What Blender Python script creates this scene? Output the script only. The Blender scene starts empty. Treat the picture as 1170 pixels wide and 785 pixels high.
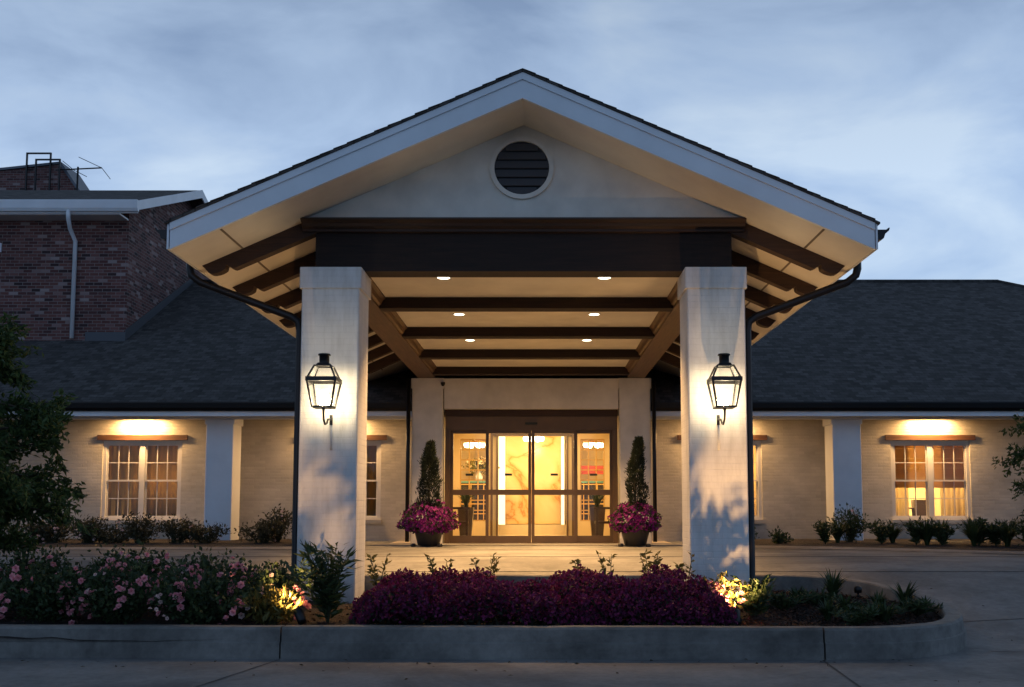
import bpy, math, random
import numpy as np
from mathutils import Vector
random.seed(7); rng = np.random.default_rng(11)
R = math.radians
S = bpy.context.scene
COL = S.collection

# ------------------------------------------------------------------ camera
cd = bpy.data.cameras.new('camera'); cam = bpy.data.objects.new('camera', cd); COL.objects.link(cam)
cam.location = (0, 0, .74); cam.rotation_euler = (R(90 + 4.763), 0, 0)
cd.sensor_fit = 'HORIZONTAL'; cd.sensor_width = 36; cd.lens = 1150 / 1170 * 36
cd.shift_x = -(617.46 - 585) / 1170; cd.shift_y = (483.8 - 392.5) / 1170
cd.clip_start = .05; cd.clip_end = 600
S.camera = cam
S.render.resolution_x, S.render.resolution_y = 1024, 687

# ------------------------------------------------------------------ sky, sun, exposure
SUN_EL, SUN_ROT = 16, 205
W = bpy.data.worlds.new('World'); S.world = W; W.use_nodes = True
nt = W.node_tree; nt.nodes.clear()
def wn(t, **k):
    n = nt.nodes.new(t)
    for a, b in k.items(): setattr(n, a, b)
    return n
L = nt.links.new
out = wn('ShaderNodeOutputWorld'); bg = wn('ShaderNodeBackground'); L(bg.outputs[0], out.inputs[0])
sky = wn('ShaderNodeTexSky', sky_type='NISHITA', sun_disc=False)
sky.sun_elevation = R(SUN_EL); sky.sun_rotation = R(SUN_ROT); sky.air_density = 1.2; sky.dust_density = .6; sky.ozone_density = 3
tc = wn('ShaderNodeTexCoord'); sep = wn('ShaderNodeSeparateXYZ'); L(tc.outputs['Generated'], sep.inputs[0])
def wm(op, a, b=None, clamp=False):
    n = wn('ShaderNodeMath', operation=op); n.use_clamp = clamp
    for i, v in enumerate((a, b)):
        if v is None: continue
        if isinstance(v, (int, float)): n.inputs[i].default_value = v
        else: L(v, n.inputs[i])
    return n.outputs[0]
zz = wm('ADD', wm('MAXIMUM', sep.outputs[2], 0), .55)
cx_, cy_ = wm('DIVIDE', sep.outputs[0], zz), wm('DIVIDE', sep.outputs[1], zz)
cmb = wn('ShaderNodeCombineXYZ'); L(cx_, cmb.inputs[0]); L(cy_, cmb.inputs[1]); L(sep.outputs[2], cmb.inputs[2])
mp = wn('ShaderNodeMapping'); L(cmb.outputs[0], mp.inputs[0]); mp.inputs['Location'].default_value = (3.1, .55, 0); mp.inputs['Rotation'].default_value = (0, 0, R(14)); mp.inputs['Scale'].default_value = (.7, 1.0, 1.3)
n1 = wn('ShaderNodeTexNoise'); L(mp.outputs[0], n1.inputs['Vector']); n1.inputs['Scale'].default_value = 4.2; n1.inputs['Detail'].default_value = 8; n1.inputs['Roughness'].default_value = .52; n1.inputs['Distortion'].default_value = .35
ramp = wn('ShaderNodeValToRGB'); L(n1.outputs['Fac'], ramp.inputs[0])
e = ramp.color_ramp.elements
e[0].position = .36; e[0].color = (.28, .395, .61, 1)
e[1].position = .64; e[1].color = (.59, .72, .89, 1)
m_ = e.new(.50); m_.color = (.43, .57, .80, 1)
skm = wn('ShaderNodeVectorMath', operation='SCALE'); L(sky.outputs[0], skm.inputs[0]); skm.inputs['Scale'].default_value = .09
mx = wn('ShaderNodeMix', data_type='RGBA'); mx.inputs[0].default_value = .86
L(skm.outputs[0], mx.inputs[6]); L(ramp.outputs[0], mx.inputs[7])
# the dusk sky is darker overhead than towards the horizon
mr = wn('ShaderNodeMapRange'); L(sep.outputs[2], mr.inputs[0]); mr.inputs[1].default_value = .30; mr.inputs[2].default_value = .85; mr.inputs[3].default_value = 1.0; mr.inputs[4].default_value = .30
fin0 = wn('ShaderNodeVectorMath', operation='SCALE'); L(mx.outputs[2], fin0.inputs[0]); L(mr.outputs[0], fin0.inputs['Scale'])
# the afterglow is behind the building; the sky on the other side is darker and bluer
mb = wn('ShaderNodeMapRange'); L(sep.outputs[1], mb.inputs[0]); mb.inputs[1].default_value = -.35; mb.inputs[2].default_value = .55
mbx = wn('ShaderNodeMix', data_type='RGBA'); L(mb.outputs[0], mbx.inputs[0]); mbx.inputs[6].default_value = (.54, .67, .83, 1); mbx.inputs[7].default_value = (1, 1, 1, 1)
fin = wn('ShaderNodeVectorMath', operation='MULTIPLY'); L(fin0.outputs[0], fin.inputs[0]); L(mbx.outputs[2], fin.inputs[1])
L(fin.outputs[0], bg.inputs[0]); bg.inputs[1].default_value = 1.1

sd = bpy.data.lights.new('sun', 'SUN'); sun = bpy.data.objects.new('sun', sd); COL.objects.link(sun)
sd.energy = .02; sd.angle = R(20); sd.color = (.85, .9, 1.0)
sun.rotation_euler = (R(90 - SUN_EL), 0, R(180 - SUN_ROT))
S.view_settings.view_transform = 'Standard'; S.view_settings.look = 'None'; S.view_settings.exposure = 0; S.view_settings.gamma = 1
S.render.engine = 'CYCLES'
cy = S.cycles
cy.use_denoising = True; cy.max_bounces = 8; cy.diffuse_bounces = 5; cy.transparent_max_bounces = 16; cy.sample_clamp_indirect = 6
cy.caustics_reflective = False; cy.caustics_refractive = False
WARM = (1.0, .56, .21); WARM2 = (1.0, .65, .26)

# ------------------------------------------------------------------ helpers
class MB:
    def __init__(s): s.v = []; s.f = []; s.sm = []
    def add(s, v, f, smooth=False):
        o = len(s.v); s.v += [tuple(p) for p in v]; s.f += [tuple(i + o for i in q) for q in f]; s.sm += [smooth] * len(f); return s
    def box(s, x0, x1, y0, y1, z0, z1):
        v = [(x, y, z) for x in (x0, x1) for y in (y0, y1) for z in (z0, z1)]
        return s.add(v, [(0, 1, 3, 2), (4, 6, 7, 5), (0, 4, 5, 1), (2, 3, 7, 6), (0, 2, 6, 4), (1, 5, 7, 3)])
    def bev(s, x0, x1, y0, y1, z0, z1, b=.01):        # box with chamfered vertical edges
        p = [(x0 + b, y0), (x1 - b, y0), (x1, y0 + b), (x1, y1 - b), (x1 - b, y1), (x0 + b, y1), (x0, y1 - b), (x0, y0 + b)]
        return s.prism(p, z0, z1, 'z')
    def prism(s, poly, a, b, axis):
        n = len(poly)
        def P(p, t): return {'x': (t, p[0], p[1]), 'y': (p[0], t, p[1]), 'z': (p[0], p[1], t)}[axis]
        v = [P(p, a) for p in poly] + [P(p, b) for p in poly]
        f = [tuple(range(n))[::-1], tuple(range(n, 2 * n))] + [(i, (i + 1) % n, n + (i + 1) % n, n + i) for i in range(n)]
        return s.add(v, f)
    def tube(s, pts, r, n=8, cap=True, flat=None):
        pts = [Vector(p) for p in pts]; rs = r if isinstance(r, (list, tuple)) else [r] * len(pts)
        v = []; up = None
        for i, p in enumerate(pts):
            d = (pts[min(i + 1, len(pts) - 1)] - pts[max(i - 1, 0)]).normalized()
            if up is None: up = Vector((0, 1, 0)) if abs(d.y) < .9 else Vector((1, 0, 0))
            a = d.cross(up).normalized(); b = a.cross(d).normalized(); up = b
            for k in range(n):
                t = 2 * math.pi * (k + .5) / n
                v.append(p + (a * math.cos(t) + b * math.sin(t)) * rs[i])
        f = [(i * n + k, i * n + (k + 1) % n, (i + 1) * n + (k + 1) % n, (i + 1) * n + k) for i in range(len(pts) - 1) for k in range(n)]
        if cap: f += [tuple(range(n))[::-1], tuple(range((len(pts) - 1) * n, len(pts) * n))]
        return s.add(v, f, n > 5)
    def lathe(s, prof, c, n=20, smooth=True):
        v = []; m = len(prof)
        for k in range(n):
            t = 2 * math.pi * k / n
            v += [(c[0] + r * math.cos(t), c[1] + r * math.sin(t), c[2] + z) for r, z in prof]
        f = [(k * m + i, ((k + 1) % n) * m + i, ((k + 1) % n) * m + i + 1, k * m + i + 1) for k in range(n) for i in range(m - 1)]
        return s.add(v, f, smooth)
    def frustum(s, c, z0, z1, w0, w1, d0=None, d1=None):
        d0 = d0 or w0; d1 = d1 or w1
        v = [(c[0] + sx * w / 2, c[1] + sy * d / 2, z) for z, w, d in ((z0, w0, d0), (z1, w1, d1)) for sx, sy in ((-1, -1), (1, -1), (1, 1), (-1, 1))]
        return s.add(v, [(3, 2, 1, 0), (4, 5, 6, 7)] + [(i, (i + 1) % 4, 4 + (i + 1) % 4, 4 + i) for i in range(4)])
    def build(s, name, mat, parent=None):
        o = Vector((0, 0, 0)) if parent is None else root_of(parent).location
        me = bpy.data.meshes.new(name)
        me.from_pydata([(x - o.x, y - o.y, z - o.z) for x, y, z in s.v], [], s.f)
        me.polygons.foreach_set('use_smooth', s.sm)
        me.materials.append(mat); me.update()
        ob = bpy.data.objects.new(name, me); COL.objects.link(ob)
        if parent is not None: ob.parent = parent
        return ob
def root_of(o):
    while o.parent: o = o.parent
    return o
def np_mesh(name, V, F, mat, parent=None, smooth=False):
    o = np.zeros(3) if parent is None else np.array(root_of(parent).location)
    V = V - o; me = bpy.data.meshes.new(name)
    me.vertices.add(len(V)); me.vertices.foreach_set('co', V.astype(np.float32).ravel())
    k = F.shape[1]; me.loops.add(F.size); me.loops.foreach_set('vertex_index', F.astype(np.int32).ravel())
    me.polygons.add(len(F)); me.polygons.foreach_set('loop_start', np.arange(0, F.size, k, dtype=np.int32))
    me.polygons.foreach_set('use_smooth', [smooth] * len(F))
    me.materials.append(mat); me.update(calc_edges=True); me.validate()
    ob = bpy.data.objects.new(name, me); COL.objects.link(ob)
    if parent is not None: ob.parent = parent
    return ob
def thing(name, label, cat, loc=(0, 0, 0), group=None):
    o = bpy.data.objects.new(name, None); COL.objects.link(o); o.location = loc; o.empty_display_size = .1
    return tag(o, label, cat, group)
def tag(o, label=None, cat=None, group=None, kind=None):
    for k, v in (('label', label), ('category', cat), ('group', group), ('kind', kind)):
        if v: o[k] = v
    return o
def struct(o): o['kind'] = 'structure'; return o
def dup(root, loc, label):
    r = root.copy(); COL.objects.link(r); r.location = loc; r['label'] = label
    for ch in root.children:
        c = ch.copy(); COL.objects.link(c); c.parent = r
        for g in ch.children:
            d = g.copy(); COL.objects.link(d); d.parent = c
    return r
def lamp(name, kind, loc, power, color, parent=None, size=.05, spot=None, blend=.5, aim=None, sx=None, sy=None):
    ld = bpy.data.lights.new(name, kind); ld.energy = power; ld.color = color
    if kind == 'AREA':
        ld.shape = 'RECTANGLE'; ld.size = sx; ld.size_y = sy
    else: ld.shadow_soft_size = size
    if kind == 'SPOT': ld.spot_size = R(spot); ld.spot_blend = blend
    ob = bpy.data.objects.new(name, ld); COL.objects.link(ob)
    o = Vector((0, 0, 0)) if parent is None else root_of(parent).location
    ob.location = Vector(loc) - o
    if parent is not None: ob.parent = parent
    if aim is not None:
        ob.rotation_euler = (Vector(aim) - Vector(loc)).to_track_quat('-Z', 'Y').to_euler()
    return ob

# ------------------------------------------------------------------ materials
class N:
    def __init__(s, name):
        s.m = bpy.data.materials.new(name); s.m.use_nodes = True; s.t = s.m.node_tree; s.b = s.t.nodes['Principled BSDF']
    def n(s, t, ins=None, **k):
        x = s.t.nodes.new(t)
        for a, b in k.items(): setattr(x, a, b)
        for a, b in (ins or {}).items():
            if hasattr(b, 'is_output'): s.t.links.new(b, x.inputs[a])
            else: x.inputs[a].default_value = b
        return x
    def l(s, a, b): s.t.links.new(a, b)
    def coord(s, kind='xz'):
        c = s.n('ShaderNodeTexCoord').outputs['Object']
        if kind == 'obj': return c
        q = s.n('ShaderNodeSeparateXYZ', {0: c}).outputs
        if kind == 'xz':
            a = s.n('ShaderNodeMath', {0: q[0], 1: q[1]}, operation='ADD').outputs[0]; b = q[2]
        elif kind == 'xy': a, b = q[0], q[1]
        elif kind == 'yx': a, b = q[1], q[0]
        return s.n('ShaderNodeCombineXYZ', {0: a, 1: b}).outputs[0]
    def noise(s, scale, vec=None, detail=4, rough=.55, dist=0):
        return s.n('ShaderNodeTexNoise', {'Vector': vec or s.coord('obj'), 'Scale': scale, 'Detail': detail, 'Roughness': rough, 'Distortion': dist}).outputs['Fac']
    def ramp(s, fac, stops):
        r = s.n('ShaderNodeValToRGB', {0: fac}); el = r.color_ramp.elements
        while len(el) < len(stops): el.new(.5)
        for q, (p, c) in zip(el, stops): q.position = p; q.color = (*c, 1)
        return r.outputs[0]
    def mix(s, fac, a, b, mode='MIX'):
        x = s.n('ShaderNodeMix', data_type='RGBA', blend_type=mode)
        for i, v in ((0, fac), (6, a), (7, b)):
            if hasattr(v, 'is_output'): s.l(v, x.inputs[i])
            else: x.inputs[i].default_value = v if i == 0 else (*v, 1)
        return x.outputs[2]
    def bump(s, h, strength=.3, dist=.01):
        b = s.n('ShaderNodeBump', {'Height': h, 'Strength': strength, 'Distance': dist}); s.l(b.outputs[0], s.b.inputs['Normal'])
    def fin(s, col=None, rough=.7, metal=0, spec=None):
        if col is not None:
            if hasattr(col, 'is_output'): s.l(col, s.b.inputs['Base Color'])
            else: s.b.inputs['Base Color'].default_value = (*col, 1)
        if hasattr(rough, 'is_output'): s.l(rough, s.b.inputs['Roughness'])
        else: s.b.inputs['Roughness'].default_value = rough
        s.b.inputs['Metallic'].default_value = metal
        if spec is not None: s.b.inputs['Specular IOR Level'].default_value = spec
        return s.m
def paint(name, c, rough=.6, var=.08, scale=3, bump=.08):
    m = N(name); f = m.noise(scale); c = np.array(c)
    col = m.ramp(f, [(.3, tuple(c * (1 - var * 2))), (.7, tuple(np.minimum(c * (1 + var), .9)))])
    m.bump(m.noise(60), bump, .004); return m.fin(col, rough)
def brickwork(name, c1, c2, mort, bw, bh, ms, bstr=.5, rough=.85, blot=.2):
    m = N(name); v = m.coord('xz')
    w = m.n('ShaderNodeVectorMath', {0: v, 1: m.n('ShaderNodeVectorMath', {0: m.n('ShaderNodeTexNoise', {'Vector': v, 'Scale': 5.0}).outputs['Color'], 'Scale': .012}, operation='SCALE').outputs[0]}, operation='ADD').outputs[0]
    b = m.n('ShaderNodeTexBrick', {'Vector': w, 'Color1': (*c1, 1), 'Color2': (*c2, 1), 'Mortar': (*mort, 1), 'Scale': 1, 'Mortar Size': ms, 'Mortar Smooth': .4, 'Brick Width': bw, 'Row Height': bh, 'Bias': -.1})
    col = m.mix(blot, b.outputs[0], m.ramp(m.noise(1.3, detail=6), [(.3, (.35, .35, .35)), (.7, (1, 1, 1))]), 'MULTIPLY')
    h = m.n('ShaderNodeMath', {0: b.outputs['Fac'], 1: -1.0}, operation='MULTIPLY').outputs[0]
    h2 = m.n('ShaderNodeMath', {0: h, 1: m.n('ShaderNodeMath', {0: m.noise(28), 1: .6}, operation='MULTIPLY').outputs[0]}, operation='ADD').outputs[0]
    m.bump(h2, bstr, .012)
    return m.fin(col, rough)
M = {}
M['white_brick'] = brickwork('painted_brick', (.70, .68, .65), (.685, .665, .635), (.665, .645, .615), .21, .068, .006, .28, .75, .30)
def weather(m, amt, sc):
    """rain streaks and grime in the paint"""
    t = m.node_tree; b = t.nodes['Principled BSDF']; src = b.inputs['Base Color'].links[0].from_socket
    c = t.nodes.new('ShaderNodeTexCoord'); mp = t.nodes.new('ShaderNodeMapping'); mp.inputs['Scale'].default_value = sc; t.links.new(c.outputs['Object'], mp.inputs[0])
    n = t.nodes.new('ShaderNodeTexNoise'); n.inputs['Scale'].default_value = 1; n.inputs['Detail'].default_value = 7; n.inputs['Roughness'].default_value = .65; t.links.new(mp.outputs[0], n.inputs['Vector'])
    r = t.nodes.new('ShaderNodeValToRGB'); r.color_ramp.elements[0].position = .36; r.color_ramp.elements[0].color = (.62, .60, .56, 1); r.color_ramp.elements[1].position = .56; t.links.new(n.outputs[0], r.inputs[0])
    x = t.nodes.new('ShaderNodeMix'); x.data_type = 'RGBA'; x.blend_type = 'MULTIPLY'; x.inputs[0].default_value = amt; t.links.new(src, x.inputs[6]); t.links.new(r.outputs[0], x.inputs[7]); t.links.new(x.outputs[2], b.inputs['Base Color'])
weather(M['white_brick'], .45, (7, 7, 1.3))
M['wall_brick'] = brickwork('painted_wall_brick', (.60, .55, .46), (.52, .475, .395), (.53, .485, .405), .23, .068, .006, .7, .8, .45)
def red_brick():
    m = N('red_brick'); v = m.coord('xz')
    b = m.n('ShaderNodeTexBrick', {'Vector': v, 'Color1': (0, 0, 0, 1), 'Color2': (1, 1, 1, 1), 'Mortar': (.5, .5, .5, 1), 'Scale': 1, 'Mortar Size': .007, 'Mortar Smooth': .3, 'Brick Width': .215, 'Row Height': .078})
    bc = m.ramp(b.outputs[0], [(.0, (.035, .018, .018)), (.25, (.10, .036, .032)), (.6, (.15, .055, .045)), (.88, (.19, .085, .075)), (1, (.32, .25, .235))])
    col = m.mix(b.outputs['Fac'], bc, (.24, .20, .19))
    col = m.mix(.5, col, m.ramp(m.noise(.9, detail=5), [(.3, (.45, .45, .45)), (.7, (1, 1, 1))]), 'MULTIPLY')
    h = m.n('ShaderNodeMath', {0: b.outputs['Fac'], 1: -1.0}, operation='MULTIPLY').outputs[0]
    m.bump(h, .6, .01); return m.fin(col, .9)
M['red_brick'] = red_brick()
def shingle(name, kind, c0, c1):
    m = N(name); v = m.coord(kind)
    b = m.n('ShaderNodeTexBrick', {'Vector': v, 'Color1': (0, 0, 0, 1), 'Color2': (1, 1, 1, 1), 'Mortar': (0, 0, 0, 1), 'Scale': 1, 'Mortar Size': .006, 'Mortar Smooth': .2, 'Brick Width': .19, 'Row Height': .125}, offset_frequency=2)
    col = m.ramp(b.outputs[0], [(0, c0), (1, c1)])
    col = m.mix(.45, col, m.ramp(m.noise(9, detail=5), [(.3, (.4, .4, .4)), (.72, (1.3, 1.3, 1.3))]), 'MULTIPLY')
    q = m.n('ShaderNodeSeparateXYZ', {0: v}).outputs[1]
    saw = m.n('ShaderNodeMath', {0: m.n('ShaderNodeMath', {0: q, 1: .125}, operation='DIVIDE').outputs[0]}, operation='FRACT').outputs[0]
    h = m.n('ShaderNodeMath', {0: m.n('ShaderNodeMath', {0: saw, 1: -1.0}, operation='MULTIPLY').outputs[0], 1: b.outputs[0]}, operation='ADD').outputs[0]
    m.bump(h, .8, .014); return m.fin(col, .95, spec=.2)
M['shingle'] = shingle('asphalt_shingle', 'xy', (.050, .046, .043), (.108, .100, .095))
M['shingle_porch'] = shingle('asphalt_shingle_porch', 'yx', (.050, .046, .043), (.108, .100, .095))
M['win'] = paint('window_paint', (.56, .54, .50), .5, .05, 2, .04)
M['trim'] = paint('white_trim_paint', (.72, .74, .76), .5, .04, 2, .04)
M['soffit'] = paint('soffit_paint', (.69, .645, .57), .6, .06, 2, .08)
M['stucco'] = paint('painted_stucco', (.70, .66, .58), .8, .08, 2.5, .2)
def wood(name, c0, c1, rough=.5, axis=0):
    m = N(name); mp = m.n('ShaderNodeMapping', {0: m.coord('obj'), 'Scale': [(1.2, 22, 22), (22, 1.2, 22)][axis]}).outputs[0]
    f = m.noise(1.6, mp, 6, .65, .6); col = m.ramp(f, [(.3, c0), (.7, c1)])
    m.bump(f, .25, .005); return m.fin(col, rough)
M['wood'] = wood('dark_stained_wood', (.016, .007, .004), (.052, .023, .012), .7)
M['wood_shaded'] = wood('shaded_beam_wood', (.008, .004, .003), (.026, .012, .007), .85)  # the stained wood made darker: shade on the beam faces put into the colour
M['wood_y'] = wood('dark_stained_wood_long', (.06, .032, .017), (.14, .078, .042), .55, 1)
M['lintel'] = wood('cedar_lintel', (.06, .027, .013), (.135, .062, .028))
M['black'] = N('black_metal').fin((.010, .010, .011), .45, .3)
M['gutter'] = N('dark_bronze_gutter').fin((.016, .014, .014), .4, .5)
M['bronze'] = paint('bronze_door_frame', (.115, .07, .035), .42, .06, 5, .02)
M['dkbronze'] = N('dark_bronze').fin((.03, .02, .014), .4, .4)
def concrete(name, c, var=.35, sc=1.1):
    m = N(name); a = m.noise(sc, detail=8, rough=.65); c = np.array(c)
    col = m.ramp(a, [(.28, tuple(c * (1 - var))), (.5, tuple(c)), (.75, tuple(c * (1 + var * .7)))])
    col = m.mix(.35, col, m.ramp(m.noise(14, detail=6, rough=.7), [(.35, (.5, .5, .5)), (.6, (1.1, 1.1, 1.1))]), 'MULTIPLY')
    col = m.mix(.55, col, m.ramp(m.noise(.42, detail=7, rough=.68, dist=.8), [(.40, (.40, .40, .41)), (.55, (1.08, 1.08, 1.08))]), 'MULTIPLY')
    m.bump(m.noise(70, detail=3), .25, .006); return m.fin(col, .85, spec=.3)
M['drive'] = concrete('driveway_concrete', (.205, .20, .19))
M['kerb'] = concrete('kerb_concrete', (.20, .19, .172), .4, 2.2)
M['strip'] = concrete('edging_concrete', (.24, .22, .20), .3, 2)
def mulch():
    m = N('mulch'); a = m.noise(38, detail=4, rough=.7)
    m.bump(a, 1, .03); return m.fin(m.ramp(a, [(.35, (.006, .004, .003)), (.6, (.026, .015, .011)), (.75, (.055, .030, .020))]), .95)
M['mulch'] = mulch()
def glass(name, tint=(1, 1, 1), refl=1.0):
    m = N(name); t = m.t; t.nodes.remove(m.b)
    tr = m.n('ShaderNodeBsdfTransparent', {0: (*tint, 1)}); gl = m.n('ShaderNodeBsdfGlossy', {0: (1, 1, 1, 1), 'Roughness': .01})
    fr = m.n('ShaderNodeFresnel', {0: 1.45})
    f = m.n('ShaderNodeMath', {0: fr.outputs[0], 1: refl}, operation='MULTIPLY').outputs[0]
    mxs = m.n('ShaderNodeMixShader', {0: f, 1: tr.outputs[0], 2: gl.outputs[0]}); o = t.nodes['Material Output']
    m.l(mxs.outputs[0], o.inputs[0]); return m.m
M['glass'] = glass('window_glass', (.93, .95, .93), .9)
M['lantern_glass'] = glass('lantern_glass', (.97, .97, .95), .7)
def emit(name, c, s):
    m = N(name); m.b.inputs['Emission Color'].default_value = (*c, 1); m.b.inputs['Emission Strength'].default_value = s
    return m.fin((.8, .8, .8), .5)
M['lens'] = emit('downlight_lens', (1, .85, .62), 9)
M['flame'] = emit('lantern_mantle', (1, .80, .50), 165)
M['globe'] = emit('chandelier_globe', (1, .88, .66), 5)
M['cove'] = emit('cove_strip', (1, .84, .52), 1.5)
M['shade_glow'] = emit('lamp_shade', (1, .62, .25), 2.6)
def leafm(name, c0, c1, rough=.55, trans=.25):
    m = N(name); g = m.n('ShaderNodeNewGeometry').outputs['Random Per Island']
    col = m.ramp(g, [(0, c0), (1, c1)]); m.fin(col, rough, spec=.35)
    tl = m.n('ShaderNodeBsdfTranslucent'); m.l(col, tl.inputs[0])
    ms = m.n('ShaderNodeMixShader', {0: trans, 1: m.b.outputs[0], 2: tl.outputs[0]})
    m.l(ms.outputs[0], m.t.nodes['Material Output'].inputs[0]); return m.m
M['rose_leaf'] = leafm('rose_leaf', (.018, .035, .014), (.06, .09, .03))
M['tree_leaf'] = leafm('tree_leaf', (.024, .05, .016), (.085, .13, .034))
M['blade'] = leafm('strap_leaf', (.018, .034, .013), (.05, .08, .028))
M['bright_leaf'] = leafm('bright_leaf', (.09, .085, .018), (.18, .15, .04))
M['cypress'] = leafm('cypress_leaf', (.009, .016, .009), (.034, .045, .022), .75, .1)
M['shrub_leaf'] = leafm('shrub_leaf', (.03, .03, .016), (.08, .075, .035))
M['rose'] = leafm('rose_petal', (.72, .22, .28), (.88, .48, .50), .6, .3)
M['rose_pale'] = leafm('pale_rose_petal', (.72, .45, .42), (.80, .68, .62), .6, .3)
M['petunia'] = leafm('magenta_petal', (.12, .006, .10), (.32, .022, .27), .6, .3)
M['bed_petal'] = leafm('dark_magenta_petal', (.05, .006, .028), (.19, .020, .095), .75, .2)
M['bed_leaf'] = leafm('dark_bed_leaf', (.012, .016, .010), (.035, .035, .022), .7, .1)
M['bark'] = wood('bark', (.03, .022, .016), (.09, .07, .05), .9)
M['stem'] = N('stem_green').fin((.03, .04, .015), .7)
M['pot'] = paint('dark_glazed_pot', (.022, .018, .017), .35, .2, 6, .1)
M['plaster'] = paint('warm_plaster', (.72, .58, .36), .8, .04, 2, .05)
M['tile'] = paint('pale_floor_tile', (.68, .58, .42), .3, .05, 2, .02)
def marble():
    m = N('honey_marble'); v = m.coord('obj')
    a = m.noise(.75, v, 7, .5, .9)
    vein = m.n('ShaderNodeMath', {0: m.n('ShaderNodeMath', {0: a, 1: .5}, operation='SUBTRACT').outputs[0]}, operation='ABSOLUTE').outputs[0]
    c = m.ramp(vein, [(0, (.50, .24, .06)), (.012, (.68, .42, .14)), (.05, (.74, .55, .26)), (.2, (.80, .66, .38))])
    return m.fin(c, .25)
M['marble'] = marble()
M['curtain'] = leafm('linen_curtain', (.30, .23, .11), (.36, .28, .14), .9, .45)
M['sheer'] = leafm('sheer_curtain', (.75, .66, .48), (.78, .68, .5), .9, .6)
M['rshade'] = leafm('woven_shade', (.46, .32, .15), (.52, .37, .18), .9, .55)
M['fabric'] = paint('chair_fabric', (.10, .075, .055), .9, .1, 8, .2)
M['planter'] = paint('grey_planter', (.16, .12, .09), .6, .1, 4, .1)
M['gold'] = N('brass_grid').fin((.62, .40, .13), .4, .3)
M['dark_pane'] = N('dark_glass_tile').fin((.03, .028, .03), .2)
M['red_art'] = paint('red_panel', (.35, .03, .02), .6)
M['teal'] = paint('teal_strip', (.08, .25, .24), .6)
M['decal'] = N('decal_black').fin((.012, .02, .016), .6)
M['deco_w'] = paint('flower_white', (.8, .7, .5), .6)

# ------------------------------------------------------------------ ground
CX = -.187                                    # the porch's centre line
def sstep(t): t = np.clip(t, 0, 1); return t * t * (3 - 2 * t)
def drive_z(y): return -.57 + .57 * sstep((np.asarray(y, float) - 9.2) / 4.8)
ys = np.concatenate([[-60, -30, -10, 0, 5, 7.5, 9.2], np.linspace(9.5, 14, 16), [16, 20, 30, 60, 120, 250]])
xs = np.array([-180, -80, -40, -20, -10, 0, 10, 20, 40, 80, 180.])
X, Y = np.meshgrid(xs, ys); V = np.stack([X.ravel(), Y.ravel(), drive_z(Y.ravel())], 1)
nx = len(xs); F = np.array([(j * nx + i, j * nx + i + 1, (j + 1) * nx + i + 1, (j + 1) * nx + i) for j in range(len(ys) - 1) for i in range(nx - 1)])
struct(np_mesh('driveway', V, F, M['drive'], smooth=True))
# expansion joints in the concrete
j = MB()
for (a, b) in (((-2.25, 8.82), (-2.9, 5.5)), ((2.42, 8.75), (2.2, 5.5)), ((4.1, 9.3), (12.5, 8.2)), ((4.3, 10.6), (13, 12.2))):
    n = 14; P = [Vector((a[0] + (b[0] - a[0]) * t / n, a[1] + (b[1] - a[1]) * t / n, 0)) for t in range(n + 1)]
    d = (P[-1] - P[0]).normalized(); s_ = Vector((-d.y, d.x, 0)) * .009
    v = []
    for p in P:
        z = float(drive_z(p.y)) + .004; w = s_ * random.uniform(.6, 1.3)
        v += [(p.x - w.x, p.y - w.y, z), (p.x + w.x, p.y + w.y, z)]
    j.add(v, [(2 * i, 2 * i + 1, 2 * i + 3, 2 * i + 2) for i in range(n)])
for y in (12.9, 15.2, 17.6, 19.6):
    j.box(-9, 9, y - .006, y + .006, float(drive_z(y)) + .001, float(drive_z(y)) + .005)
struct(j.build('pavement_joint', N('joint_dark').fin((.06, .058, .055), .95)))
# kerb round the island
KH = .27
path = [(-16.0, 9.12), (-10, 9.10), (-5, 9.03), (-2.26, 8.97), (0, 8.93), (2.45, 8.90)]
RC = 1.33
for k in range(1, 25):
    t = -90 + 180 * k / 24; path.append((2.72 + RC * math.cos(R(t)) * (1.0), 8.90 + RC + RC * math.sin(R(t))))
path += [(0, 11.56), (-5, 11.56), (-10, 11.56), (-16, 11.56)]
def resample(p, step):
    o = [];
    for a, b in zip(p[:-1], p[1:]):
        n = max(1, int(math.dist(a, b) / step)); o += [(a[0] + (b[0] - a[0]) * k / n, a[1] + (b[1] - a[1]) * k / n) for k in range(n)]
    return o + [p[-1]]
pts = resample(path, .3)
# section: (offset outward, height above the ground outside)
sec = [(-.085, -.3), (-.085, KH - .012), (-.073, KH), (.060, KH), (.078, KH - .02), (.083, .145), (.100, .135), (.106, -.3)]
kb = MB(); cuts = {i for i, p in enumerate(pts) if i and any(abs(p[0] - c) < .151 and (p[1] < 9.3) for c in (-8.2, -5.2, -2.26, 2.45))}
def kerb_run(seg):
    v = []; n = len(sec)
    for i in range(len(seg)):
        p = Vector(seg[i]); a = Vector(seg[max(i - 1, 0)]); b = Vector(seg[min(i + 1, len(seg) - 1)])
        d = (b - a).normalized(); nrm = Vector((d.y, -d.x)); z0 = float(drive_z(p.y)); jit = random.uniform(-.004, .004)
        for o, h in sec: v.append((p.x + nrm.x * (o + jit), p.y + nrm.y * (o + jit), z0 + h + (jit if h > .2 else 0)))
    f = [(i * n + k, (i + 1) * n + k, (i + 1) * n + k + 1, i * n + k + 1) for i in range(len(seg) - 1) for k in range(n - 1)]
    f += [tuple(range(n)), tuple(range((len(seg) - 1) * n, len(seg) * n))[::-1]]
    kb.add(v, f)
seg = [pts[0]]
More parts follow.
